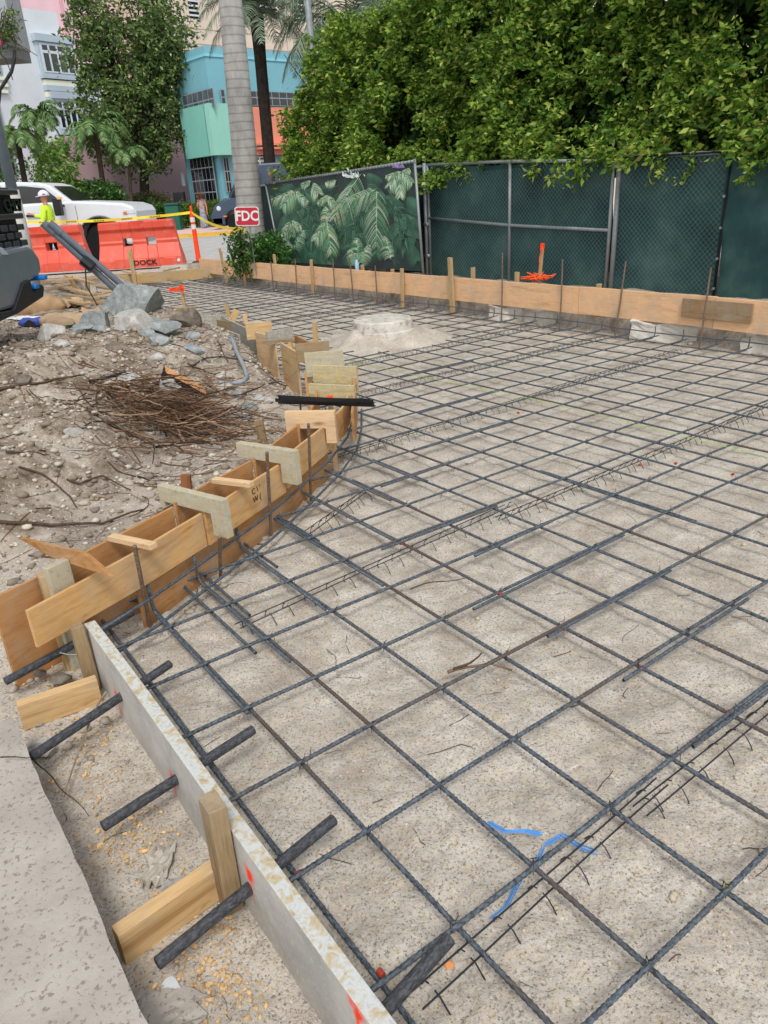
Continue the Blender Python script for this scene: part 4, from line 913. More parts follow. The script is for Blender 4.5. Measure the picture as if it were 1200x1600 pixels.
blob_skin('body', [((0, 0, .07), .045), ((-.02, 0, .12), .036), ((-.035, 0, .165), .02), ((-.05, 0, .19), .024), ((.05, 0, .02), .03), ((.12, 0, -.05), .012), ((.16, 0, -.1), .006), ((-.085, 0, .185), .004)], [(0, 1), (1, 2), (2, 3), (0, 4), (4, 5), (5, 6), (3, 7)], M_bird, bird, birdM, 2)
MB().tube([birdM @ Vector((0, .012, .04)), birdM @ Vector((0, .012, -.02))], .004, 5).tube([birdM @ Vector((0, -.012, .04)), birdM @ Vector((0, -.012, -.02))], .004, 5).build('feet', M_rust, bird)
# ================================================================ FOLIAGE
def leaf_cloud(name, C, size, mat, parent=None, nrm=None, droop=.3, kind=None, aspect=.45):
    n = len(C); C = np.asarray(C); s = (size*RNG.uniform(.55, 1.35, n))[:, None]
    a = RNG.normal(size=(n, 3)); a[:, 2] = a[:, 2]*.6-droop*1.5
    if nrm is not None: a += nrm*.6
    a /= np.linalg.norm(a, axis=1)[:, None]; b = np.cross(a, RNG.normal(size=(n, 3))); b /= np.linalg.norm(b, axis=1)[:, None]; c = np.cross(a, b)
    w = s*aspect; V_ = np.stack([C, C+a*s*.45+b*w*.55+c*w*.22, C+a*s-c*w*.15, C+a*s*.45-b*w*.55+c*w*.22], 1).reshape(-1, 3)
    i = np.arange(n)*4; F_ = np.concatenate([np.stack([i, i+1, i+2], 1), np.stack([i, i+2, i+3], 1)])
    return np_mesh(name, V_, F_, mat, parent)
def shoots(centers, per, rad, tipd=None):
    out = []
    for c in centers:
        d = np.array([random.gauss(0, 1), random.gauss(0, 1), random.gauss(-.25, .6)]); d /= np.linalg.norm(d); t = RNG.random(per)[:, None]*rad*2.2
        out.append(np.array(c)+d*t+RNG.normal(size=(per, 3))*rad*.33+np.array([0, 0, -1])*(t/rad)**2*rad*.12)
    return np.concatenate(out)
# ---- tall clipped ficus hedge behind the fence
def hedge_top(v): return 4.3-max(0, (-7.5-v))*.12+.09*math.sin(v*2.3)+.07*math.sin(v*5.7+1)-max(0, (-10.6-v))**1.3*.55
hedge = empty('hedge', W(8, -6, .2), 'tall bushy ficus hedge with bright yellow-green leaf tips hanging over the fence', 'hedge')
cs_ = []; U0, U1 = 7.35, 9.0
def face_u(v, z): return U0+.16*math.sin(v*1.9+z*1.3)+.14*math.sin(v*4.3-z*2.7)+.10*math.sin(v*7.9+z*6)-.25*math.exp(-((z-1.9)/.5)**2)
while len(cs_) < 3600:
    v = random.uniform(-12.2, 3.5); 
    if v > -1 and random.random() < .4: continue
    zt = hedge_top(v); z = random.uniform(1.55, 1) if 0 else random.uniform(1.72, zt)
    if z < 1.72: continue
    end = max(0, -11.9-v); q = random.random()
    if q < .78: u = face_u(v, z)+abs(random.gauss(0, .14))
    else: u = random.uniform(U0+.2, U1)
    if end > 0: u = random.uniform(U0+.1+end*.4, U1)
    if v < -11.2 and z > 2.3+(v+12.7)*1.2+.3*math.sin(v*9): continue
    gap = noise.noise(Vector((v*1.1, z*1.5, 3)))
    if gap < -.32 and q < .78: continue
    cs_.append(W(u, v, z)[:])
for _ in range(330):     # the crest and a few shoots over it
    v = random.uniform(-11.4, 2); cs_.append(W(random.uniform(U0, U1), v, hedge_top(v)+random.uniform(-.05, .2 if random.random() < .3 else .06))[:])
for _ in range(90):      # sprays drooping over the top rail
    v = random.choice([-7.2, -6.9, -4.6, -4.2, -3.6, -3.4, -2.2, -1.8, -1.2])+random.gauss(0, .28); cs_.append(W(UF-.05+random.uniform(-.1, .25), v, 1.72+random.uniform(-.12, .2))[:])
fol = shoots(cs_, 44, .115); nrm = np.array([-E1.x, -E1.y, .35]); leaf_cloud('foliage', fol, .085, M_ficus, hedge, nrm)
print('hedge leaves', len(fol))
inner = []
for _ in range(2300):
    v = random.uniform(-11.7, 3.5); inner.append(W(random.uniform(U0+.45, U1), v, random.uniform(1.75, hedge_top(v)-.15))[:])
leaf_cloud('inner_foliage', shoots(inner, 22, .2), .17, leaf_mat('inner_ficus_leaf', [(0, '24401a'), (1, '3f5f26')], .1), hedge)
st = MB()
for k in range(44):
    v = -11.8+k*.36+random.gauss(0, .1); u = random.uniform(8, 8.5); p = W(u, v, .1); q = W(u+random.gauss(0, .12), v+random.gauss(0, .15), 2.2); pts = [p, p.lerp(q, .6)+Vector((random.gauss(0, .05), 0, 0)), q]
    st.tube(pts, [.045, .035, .03], 6)
    for _ in range(4):
        e = W(random.uniform(U0+.1, U1), v+random.gauss(0, .5), random.uniform(2.4, 4.2)); st.tube([q, q.lerp(e, .5)+Vector((0, 0, .15)), e], [.022, .014, .006], 5)
st.build('stem', M_bark, hedge)
def tree(loc, h, trunk_r, crown, n, leaf, mat, label, cat='tree', group=None, name='tree', lean=(0, 0), per=30, rad=.35, forks=5, barkm=None, trunk_top=.5):
    """crown: list of (x,y,z,rx,ry,rz) ellipsoids relative to loc"""
    loc = Vector(loc); t = empty(name, loc, label, cat, group); mb = MB(); top = loc+Vector((lean[0], lean[1], h*trunk_top))
    kn = [loc.lerp(top, k/5)+Vector((random.gauss(0, .02*h), random.gauss(0, .02*h), 0))*(1 if 0 < k < 5 else 0) for k in range(6)]; mb.tube(kn, [trunk_r*(1.3 if k == 0 else 1-.1*k) for k in range(6)], 9)
    for c in crown:
        for _ in range(forks):
            e = loc+Vector((c[0]+random.uniform(-.6, .6)*c[3], c[1]+random.uniform(-.6, .6)*c[4], c[2]+random.uniform(-.3, .7)*c[5])); s_ = kn[random.choice((3, 4, 5))]; mid = s_.lerp(e, .5)+Vector((random.gauss(0, .1), random.gauss(0, .1), .1*h*random.random()))
            mb.tube([s_, mid, e], [trunk_r*.42, trunk_r*.25, trunk_r*.07], 6)
    mb.build('trunk', barkm or M_bark, t); cs = []; wts = [c[3]*c[5] for c in crown]
    for _ in range(n):
        c = random.choices(crown, wts)[0]; d = Vector((random.gauss(0, 1), random.gauss(0, 1), random.gauss(0, 1))).normalized()*random.random()**.38
        if noise.noise(Vector((d.x*2.2+c[0], d.y*2.2, d.z*2.2+c[2]))) < -.28: continue
        cs.append((loc.x+c[0]+d.x*c[3], loc.y+c[1]+d.y*c[4], loc.z+c[2]+d.z*c[5]))
    leaf_cloud('crown', shoots(cs, per, rad), leaf, mat, t); return t
# ================================================================ ON AND ROUND THE HEAP
def rock(px, z, size, mat, lb, seed, name='rock', cuts=9, rot=0, cat='rock', group='rocks on the heap', sq=(1, 1, 1)):
    """angular block: a cube sliced by random planes"""
    r = random.Random(seed); p = (surf(px[0], px[1])+Vector((0, 0, size[2]*.15)) if 480 < px[1] < 720 else at(px[0], px[1], z)) if len(px) == 2 else Vector(px)
    bm = bmesh.new(); bmesh.ops.create_icosphere(bm, subdivisions=3, radius=.75)
    for _ in range(cuts):
        n_ = Vector((r.gauss(0, 1), r.gauss(0, 1), r.gauss(0, .8))).normalized(); d = r.uniform(.36, .56)
        g_ = bmesh.ops.bisect_plane(bm, geom=bm.verts[:]+bm.edges[:]+bm.faces[:], plane_co=n_*d, plane_no=n_, clear_outer=True)
        ed = [e for e in g_['geom_cut'] if isinstance(e, bmesh.types.BMEdge)]
        if ed: bmesh.ops.contextual_create(bm, geom=ed)
    bmesh.ops.triangulate(bm, faces=[f for f in bm.faces if len(f.verts) > 4])
    for v_ in bm.verts: v_.co = Vector((v_.co.x*size[0], v_.co.y*size[1], v_.co.z*size[2]))+noise.noise_vector(v_.co*4)*.02*size[2]
    me = bpy.data.meshes.new(name); bm.to_mesh(me); bm.free(); me.materials.append(mat); o = bpy.data.objects.new(name, me); COL.objects.link(o)
    put(o, Matrix.Translation(p) @ Matrix.Rotation(rot, 4, 'Z')); return tag(o, lb, cat, group)
rock((208, 488), .50, (.74, .46, .40), M_rock, 'largest blue-grey boulder on top of the dirt heap', 11, cuts=8)
rock((213, 508), .45, (.36, .28, .22), M_rockw, 'pale faced block leaning on the front of the largest boulder', 5, cuts=10)
rock((152, 512), .45, (.20, .2, .2), M_rock, 'blue-grey block tucked beside the largest boulder, nearer the cement bag', 3)
rock((252, 516), .42, (.32, .26, .16), M_rock, 'flat blue-grey slab just below the largest boulder', 8)
rock((286, 512), .44, (.26, .24, .26), M_rockb, 'brown faced split rock leaning beside the flat slab', 21)
rock((248, 534), .40, (.16, .14, .10), M_rock, 'small pointed grey rock under the flat slab', 14)
rock((302, 528), .38, (.14, .1, .07), M_rock, 'small grey rock at the foot of the split rock', 17)
for i, (x, y, z, s, m_) in enumerate([(130, 515, .5, .13, M_rock), (120, 520, .5, .09, M_rock), (160, 518, .5, .14, M_rock), (190, 515, .5, .08, M_rockw), (84, 523, .42, .2, M_rockw), (230, 522, .45, .09, M_rock), (318, 500, .38, .14, M_rock), (35, 597, .38, .1, M_rockb), (115, 675, .3, .08, M_rockw),
        (302, 549, .32, .13, M_rock), (315, 552, .3, .08, M_rockw), (345, 590, .24, .07, M_rockw), (372, 620, .1, .09, M_rock), (390, 640, .06, .11, M_rock), (403, 625, .03, .08, M_rockw), (418, 628, .0, .07, M_rockw), (375, 600, .15, .08, M_rockw), (352, 607, .2, .1, M_rockw), (385, 655, .0, .07, M_rock),
        (435, 582, .02, .09, M_rockw), (450, 600, 0, .08, M_rockw), (264, 612, .26, .12, M_rockw), (205, 595, .36, .12, M_rockw), (246, 560, .4, .1, M_rockw), (180, 545, .46, .1, M_rockb), (412, 558, .14, .09, M_rockw), (70, 1168, -.04, .065, M_rockw), (95, 1058, -.03, .05, M_rockb), (60, 1052, -.03, .035, M_rockb), (95, 540, .48, .09, M_rockw), (330, 690, .08, .06, M_rockw), (343, 870, -.04, .04, M_rockb), (300, 893, -.04, .045, M_rockw), (240, 945, -.05, .07, M_rockw), (258, 965, -.05, .05, M_rockw)]):
    ex = ['angular', 'blunt', 'small', 'chipped', 'flat'][i % 5]
    rock((x, y), z, (s*1.1, s*.9, s*.6), m_, ex+' loose stone, one of the many lying over the heap and along the curb form', 40+i, name='stone', cuts=7, cat='stone', group='loose '+ex+' stones')
# ---- root pile and roots
mb = MB()
for _ in range(750):
    x = random.gauss(275, 62); y = random.gauss(655, 28)+(x-270)*.16
    if x < 140 or y < 585 or x > 405: continue
    q = surf(x, y); q = Vector((q.x, q.y, ground_h(q.x, q.y)+.01+abs(random.gauss(0, .05)))); a = random.gauss(-.45, .38)+(math.pi if random.random() < .5 else 0); L = random.uniform(.12, .55); pts = []; zz = q.z; cz = random.gauss(0, .15)
    for i in range(7):
        pts.append((q.x, q.y, max(ground_h(q.x, q.y)+.004, zz))); a += random.gauss(0, .13); q = q+Vector((math.cos(a), math.sin(a), 0))*L/6; zz += cz*L/6; cz += random.gauss(0, .12)
    r0 = random.choice((.002, .0025, .003, .0045, .0065)); mb.tube(pts, [r0*(1-.1*i) for i in range(7)], 4, False)
M_rr = leaf_mat('root_mix', [(0, '33261e'), (.4, '57412f'), (.7, '7a5c46'), (1, 'a08468')], 0, .9)
tag(mb.build('roots', M_rr, recalc=False), 'tangled mass of thin brown roots heaped on the slope', kind='stuff')
mb = MB()
for p in rand_in(1500, -3.6, -.3, 2.3, 7.5, lambda X, Y, s, so, U, V: (s > .12) & (so > .15) & (RNG.random(len(X)) < .28)):
    L = random.uniform(.06, .5); mb.tube(twig_pts(p, L, random.gauss(-.4, .8), 6, .3, .004), random.choice((.0012, .0018, .003, .005)), 4, False)
tag(mb.build('roots', M_rr, recalc=False), 'loose dry roots strewn over the dirt slope', kind='stuff')
def branch(pts, r, lb, mat=M_root, z=.02, follow=True):
    P_ = []
    for i, (x, y, zg) in enumerate(pts):
        q = surf(x, y) if y < 860 and x < 480 else at(x, y, zg); zz = max(q.z, ground_h(q.x, q.y))+.012; P_.append(Vector((q.x, q.y, zz)))
    o = MB(); n_ = len(P_); fine = []
    for a, b in zip(P_, P_[1:]):
        for k in range(4): fine.append(a.lerp(b, k/4)+noise.noise_vector(a.lerp(b, k/4)*9)*.012)
    fine.append(P_[-1]); o.tube(fine, [r*(1-.55*i/len(fine)) for i in range(len(fine))], 6); return tag(o.build('branch', mat, smooth=True), lb, 'branch')
branch([(-20, 618, .4), (35, 606, .4), (75, 600, .4), (127, 589, .38)], .013, 'long dark branch lying across the upper dirt heap')
branch([(150, 640, .3), (152, 620, .36), (155, 608, .42)], .006, 'dark twig standing upright in the heap')
branch([(0, 822, .18), (80, 826, .12), (160, 822, .08), (225, 800, .06)], .009, 'long root lying along the foot of the dirt slope'); branch([(10, 712, .3), (40, 710, .28), (72, 709, .26)], .008, 'short bare root stub on the dirt slope')
branch([(105, 750, .15), (125, 762, .14), (160, 750, .12), (205, 770, .08)], .007, 'kinked root above the plywood trough'); branch([(30, 735, .25), (70, 752, .2), (110, 780, .12), (122, 800, .1)], .006, 'thin curved root running down the slope')
branch([(703, 1055, -.03), (728, 1047, -.02), (765, 1045, -.02), (800, 1052, -.03)], .006, 'forked dry twig caught under the bars in the middle of the grid', plain('pale_twig', '7a6350', .9, var=.3, scale=30))
branch([(712, 1050, -.02), (735, 1040, .0), (752, 1025, .0)], .005, 'short twig crossing the forked one under the bars')
branch([(168, 1085, .1), (140, 1135, .0), (118, 1200, -.04), (102, 1250, -.05)], .004, 'dry bent reed leaning from the splattered plank into the strip', plain('reed', '8a7a66', .9, var=.3, scale=30))
branch([(5, 1190, .11), (30, 1187, .11), (50, 1188, .11)], .0025, 'thin dark twig on the pavement slab'); branch([(55, 1195, -.03), (90, 1230, -.04), (115, 1250, -.05), (140, 1280, -.05)], .0022, 'thin wiry twig in the strip')
branch([(640, 925, -.04), (680, 915, -.04), (735, 905, -.04)], .003, 'thin reddish root across two squares of the grid', M_root)
# ---- bent grey conduit
pts = [surf(362, 527, .05), surf(370, 550, .06), surf(381, 572, .05), surf(386, 588, .04), surf(380, 597, .035), surf(366, 599, .03), surf(342, 598, .03)]
f_ = []
for a, b in zip(pts, pts[1:]): f_ += [a.lerp(b, k/3) for k in range(3)]
f_.append(pts[-1]); tag(MB().tube(f_, .018, 12).build('pipe', M_gpipe, smooth=True), 'bent grey conduit lying between the root pile and the curb form', 'conduit')
# cable pieces
def cable(pts, r, lb, mat=M_wire):
    P_ = [surf(x, y, .02) for x, y, z in pts]; f_ = []
    for a, b in zip(P_, P_[1:]): f_ += [a.lerp(b, k/3) for k in range(3)]
    f_.append(P_[-1]); tag(MB().tube(f_, r, 6).build('cable', mat, smooth=True), lb, 'cable')
cable([(367, 620, .1), (400, 607, .08), (425, 598, .05), (440, 596, .04)], .005, 'thin dark wire curving over the stones below the conduit'); cable([(300, 572, .3), (320, 560, .28), (345, 557, .24), (375, 562, .2), (400, 567, .15)], .006, 'dark hose curling above the root pile')
cable([(385, 530, .22), (410, 550, .16), (432, 572, .1)], .007, 'dark cable running down past the white tub'); cable([(139, 597, .42), (165, 590, .42), (196, 582, .42)], .011, 'short dark scrap of strip on the heap crest')
# white tub
p = surf(384, 536); M = Matrix.Translation(p+Vector((0, 0, .06))) @ Matrix.Rotation(.5, 4, 'Z') @ Matrix.Rotation(R(65), 4, 'X') @ Matrix.Scale(.72, 4); mb = MB(); mb.add([M @ Vector(v_) for v_ in ((-.11, -.15, 0), (.11, -.15, 0), (.11, .15, 0), (-.11, .15, 0), (-.09, -.125, .07), (.09, -.125, .07), (.09, .125, .07), (-.09, .125, .07))], [(0, 3, 2, 1), (4, 5, 6, 7), (0, 1, 5, 4), (1, 2, 6, 5), (2, 3, 7, 6), (3, 0, 4, 7)])
tag(mb.build('plastic_tub', plain('white_plastic', 'd9d9d8', .4, var=.05), bevel=.01), 'white plastic tub tipped on edge beside the far curb form', 'tub')
# broken black-backed board
d_ = surf(247, 606, -.02); c_ = surf(322, 626, -.02); a, b = atY(257, 571, d_.y+.01), atY(320, 606, c_.y+.01); n_ = (d_-a).cross(b-a).normalized()*.012
if n_.y > 0: n_ = -n_
bb = empty('broken_panel', d_, 'broken panel with black ragged backing and a fresh orange wood edge stuck in the heap', 'broken panel')
mb = MB(); pts = [a]+[a.lerp(b, k/6)+Vector((0, 0, -.028-.012*(k % 2))) for k in range(1, 6)]+[b, c_, c_.lerp(d_, .5)+Vector((0, 0, .03)), d_]; n = len(pts); mb.add(pts+[q-n_ for q in pts], [tuple(range(n)), tuple(range(2*n-1, n-1, -1))]+[(i, (i+1) % n, n+(i+1) % n, n+i) for i in range(n)]); mb.build('backing', plain('tar_felt', '2b2a29', .9, var=.3, scale=12), bb)
mb = MB(); e_ = n_*.2; mb.add([a+e_, b+e_, b+e_-Vector((0, 0, .05)), a+e_-Vector((0, 0, .05)), a+e_*3, b+e_*3, b+e_*3-Vector((0, 0, .05)), a+e_*3-Vector((0, 0, .05))], [(0, 1, 2, 3), (7, 6, 5, 4), (0, 4, 5, 1), (1, 5, 6, 2), (2, 6, 7, 3), (3, 7, 4, 0)]); mb.build('wood_edge', plain('fresh_split', 'd8a273', .8, var=.15), bb)
rock((264, 615), .28, (.15, .1, .13), M_rockw, 'pale stone leaning on the broken black panel', 77)
# cement bags
def bag(px, z, L, w_, h, mat, lb, seed, yaw=0, band=None, tilt=0):
    p = surf(px[0], px[1], .05); M = Matrix.Translation(p) @ Matrix.Rotation(yaw, 4, 'Z') @ Matrix.Rotation(tilt, 4, 'Y'); S, T = np.meshgrid(np.linspace(-1, 1, 26), np.linspace(0, 2*math.pi, 25)[:-1])
    r_ = (1-np.abs(S)**5)**.6*.8+.2*(1-np.abs(S)**12); f = fbm(S*2+seed, T, 2.2, seed)
    X = S*L/2; Yc = np.sign(np.cos(T))*np.abs(np.cos(T))**.75*w_/2*(.8+.2*r_)*(1+.12*f); Z = np.sign(np.sin(T))*np.abs(np.sin(T))**.8*h/2*r_*(1+.28*f)
    V_ = np.stack([X, Yc, Z], -1).reshape(-1, 3); idx = np.arange(24*26).reshape(24, 26); nx = np.roll(idx, -1, 0); F_ = np.stack([idx[:, :-1], idx[:, 1:], nx[:, 1:], nx[:, :-1]], -1).reshape(-1, 4)
    o = np_mesh('cement_bag', V_, F_, mat, None, M, smooth=True); tag(o, lb, 'cement bag')
    if band:
        k = (np.cos(T) > .15)&(np.sin(T) < .35); Vb = V_.copy(); Vb *= [1.0, 1.03, 1.03]; sel = [q for q in F_ if k.reshape(-1)[q[0]] and k.reshape(-1)[q[2]] and abs(V_[q[0]][0]) < L*.46]; np_mesh('printed_band', Vb, np.array(sel), band, o, M, smooth=True)
    return o
M_kraft = plain('kraft_paper', 'b49a7c', .85, var=.15, scale=8, bump=.5); M_gband = plain('green_print', '3f7a4a', .7)
bag((105, 502), .38, .62, .36, .17, M_kraft, 'torn brown paper cement bag with a green band beside the boulder', 2, -.5, None)
o = bag((92, 505), .36, .5, .30, .15, M_kraft, 'brown cement bag end with green printed stripe facing the viewer', 9, -1.1, M_gband)
bag((65, 480), .3, .65, .4, .28, plain('tan_bag', 'a88a6a', .85, var=.15, bump=.4), 'tan bag lying behind the truck bumper', 4, .3)
bb_ = bag((55, 503), .3, .34, .2, .10, plain('blue_bag', '3a4fa0', .6), 'small blue bag with a dark diamond mark beneath the truck bumper', 6, .1)
M = WM[bb_]; mb = MB(); mb.add([M @ Vector(q) for q in ((-.10, -.108, .0), (-.03, -.109, .045), (.04, -.108, 0), (-.03, -.107, -.045))], [(0, 1, 2, 3)]); o = mb.build('diamond_mark', plain('diamond', '2a2a24', .7), bb_)
def paper(px, z, w_, d_, mat, lb, seed, cat='paper', name='paper', amp=.04):
    p = surf(*px) if px[1] < 700 else at(px[0], px[1], z); r = random.Random(seed); n_ = 9; vs = []
    for i in range(n_):
        for j in range(n_):
            x, y = (i/8-.5)*w_*(1+.2*r.uniform(-1, 1)), (j/8-.5)*d_*(1+.2*r.uniform(-1, 1)); q = p+Vector((x, y, 0)); g_h = max(ground_h(q.x, q.y)+.008, p.z-.1); vs.append((q.x, q.y, g_h+amp*abs(noise.noise(Vector((i*.6+seed, j*.6, 0))))+.004*r.random()))
    mb = MB(); mb.add(vs, [(i*9+j, i*9+j+1, i*9+j+10, i*9+j+9) for i in range(8) for j in range(8)]); o = mb.build(name, mat); s = o.modifiers.new('s', 'SOLIDIFY'); s.thickness = .003; return tag(o, lb, cat)
M_pap = plain('white_paper', 'd8d8d6', .8, var=.08); paper((101, 512), .42, .22, .2, M_pap, 'crumpled white paper in front of the brown cement bag', 3); paper((42, 500), .28, .35, .3, M_pap, 'sheet of white paper under the blue bag', 5)
paper((150, 492), .46, .35, .3, M_kraft, 'torn kraft paper flap against the boulder', 8, amp=.16); paper((118, 478), .4, .4, .3, M_kraft, 'brown crumpled cardboard among offcuts behind the cement bag', 12, amp=.18); paper((218, 520), .46, .16, .12, M_kraft, 'scrap of brown cardboard under the boulder', 14, amp=.08)
o = paper((248, 1362), SZ, .062, .11, plain('dirty_film', 'aaa396', .4, .5, var=.2), 'crumpled dirty plastic film in the strip beside the splattered plank', 21, 'plastic film', 'plastic_film', .03)
paper((270, 1400), SZ, .05, .07, M_rockw, 'flat grey cement scrap beside the plastic film', 22, 'cement scrap', 'cement_scrap', .012); paper((255, 1595), SZ, .16, .10, M_walk, 'flat pale mortar patch at the lower end of the strip', 23, 'mortar patch', 'mortar_patch', .012)
# clear crumpled cup near the kicker
rock((268, 1540), SZ+.012, (.03, .025, .022), plain('clear_film', 'd6dadb', .15, .7), 'scrunched clear plastic wrapper below the lower kicker', 31, name='wrapper', cat='wrapper', group=None)
# offcuts heap
oc = [((72, 440), (110, 437)), ((75, 455), (112, 447)), ((95, 462), (148, 470)), ((120, 470), (175, 462)), ((130, 462), (158, 462)), ((85, 448), (138, 462)), ((100, 432), (145, 445)), ((160, 458), (210, 450)), ((140, 478), (186, 470)), ((190, 425), (215, 430)), ((255, 425), (278, 420)), ((90, 470), (130, 478)), ((150, 450), (196, 458)), ((264, 488), (300, 484))]
for k, (a, b) in enumerate(oc):
    p, q = at(*a, .24), at(*b, .24+random.uniform(0, .1)); gz = .2; p.z = max(p.z, ground_h(p.x, p.y)+.02); q.z = max(q.z, ground_h(q.x, q.y)+.02)
    M_ = random.choice((M_pine, M_stake, M_old, M_stake2)); o = board('wood_offcut', p, q, .03, .09, M_, side=1); tag(o, 'sawn timber offcut, one of the loose pieces scattered round the far end of the form', 'wood offcut', 'scattered timber offcuts')
for k, (a, b, lb) in enumerate(((((352, 395), (370, 403)), 0, 'chopped stake lying beside the fire pipe, behind the long board'),)): pass
# angular strut & blue twine
mb = MB(); bl = plain('blue_twine', '3f8ad0', .6)
def twine(pts, n_=7, sp=.006, r=.0013):
    for k in range(n_):
        o_ = Vector((random.gauss(0, sp), random.gauss(0, sp), random.uniform(0, .006))); P_ = [at(x, y, z)+o_*(.6+.6*i/len(pts)) for i, (x, y, z) in enumerate(pts)]; mb.tube(P_, r, 4, False)
twine([(763, 1285, -.03), (790, 1300, -.03), (820, 1299, -.03), (845, 1305, -.04)]); twine([(855, 1320, -.04), (880, 1305, -.02), (905, 1322, -.05), (932, 1332, -.06)]); twine([(838, 1352, -.05), (850, 1325, -.04)], 4); twine([(765, 1435, -.06), (790, 1415, -.05), (812, 1370, -.05)], 4)
tag(mb.build('twine', bl, recalc=False), 'frayed bright blue twine tangled in the bar support', 'twine')
rock((700, 1508), SZ+.005, (.02, .014, .01), plain('orange_chip', 'd8925a', .8), 'orange wood chip beside the lowest dowel', 91, name='wood_chip', cat='wood chip', group=None)
rock((617, 780), SZ+.01, (.001, .001, .001), M_rock, 'x', 1) if 0 else None
# orange marker bag and stake behind the board, grey pad
p = hitP(842, 437, W(UB+.3, 0), E2)
mb = MB(); rn = random.Random(8)
for _ in range(60):
    c_ = Vector((p.x+rn.gauss(-.02, .05), p.y+rn.gauss(0, .05), .41+abs(rn.gauss(0, .035)))); mb.tube([c_, c_+Vector((rn.gauss(0, .04), rn.gauss(0, .03), rn.gauss(0.01, .02))), c_+Vector((rn.gauss(0, .05), rn.gauss(0, .04), rn.gauss(0, .015)))], .006, 4)
tag(mb.build('netting', plain('orange_net', 'f0602a', .6)), 'bright orange netting heap behind the long board', 'netting')
q0 = hitP(841, 432, W(UB+.28, 0), E2); q1 = hitP(848, 382, W(UB+.28, 0), E2); o = stick('wood_stake', Vector((q0.x, q0.y, .2)), q1, .03, .03, M_stake, yb); tag(o, 'stake with an orange tipped top standing in the orange netting', 'wood stake', 'wood stakes')
d_ = (q1-q0).normalized(); stick('painted_tip', q1-d_*.06, q1+d_*.012, .036, .036, M_flag, yb, parent=None).parent = None
tip = [ob for ob in COL.objects if ob.name.startswith('painted_tip')][0]; Mw = WM[tip]; put(tip, Mw, o)
ribbon('ribbon', [q1+Vector((0, -.02, -.02)), q1+Vector((-.03, -.03, -.09)), q1+Vector((-.045, -.03, -.17)), q1+Vector((-.03, -.03, -.24))], .05, 'orange ribbon hanging from the orange tipped stake')
bt = at(558, 416, .45); btp = hitP(558, 417, W(UB+.12, 0), E2); Mb = Matrix.Translation((btp.x, btp.y, btp.z-.08)); bo = MB().lathe([(.031, 0), (.033, .01), (.033, .13), (.014, .18), (.012, .19)], 14).build('water_bottle', plain('clear_blue_plastic', '9fc4dc', .1, .7), None, Mb, smooth=True); tag(bo, 'small clear water bottle standing behind the long board', 'bottle'); MB().lathe([(.014, .19), (.014, .21)], 10).build('cap', M_blue, bo, Mb)
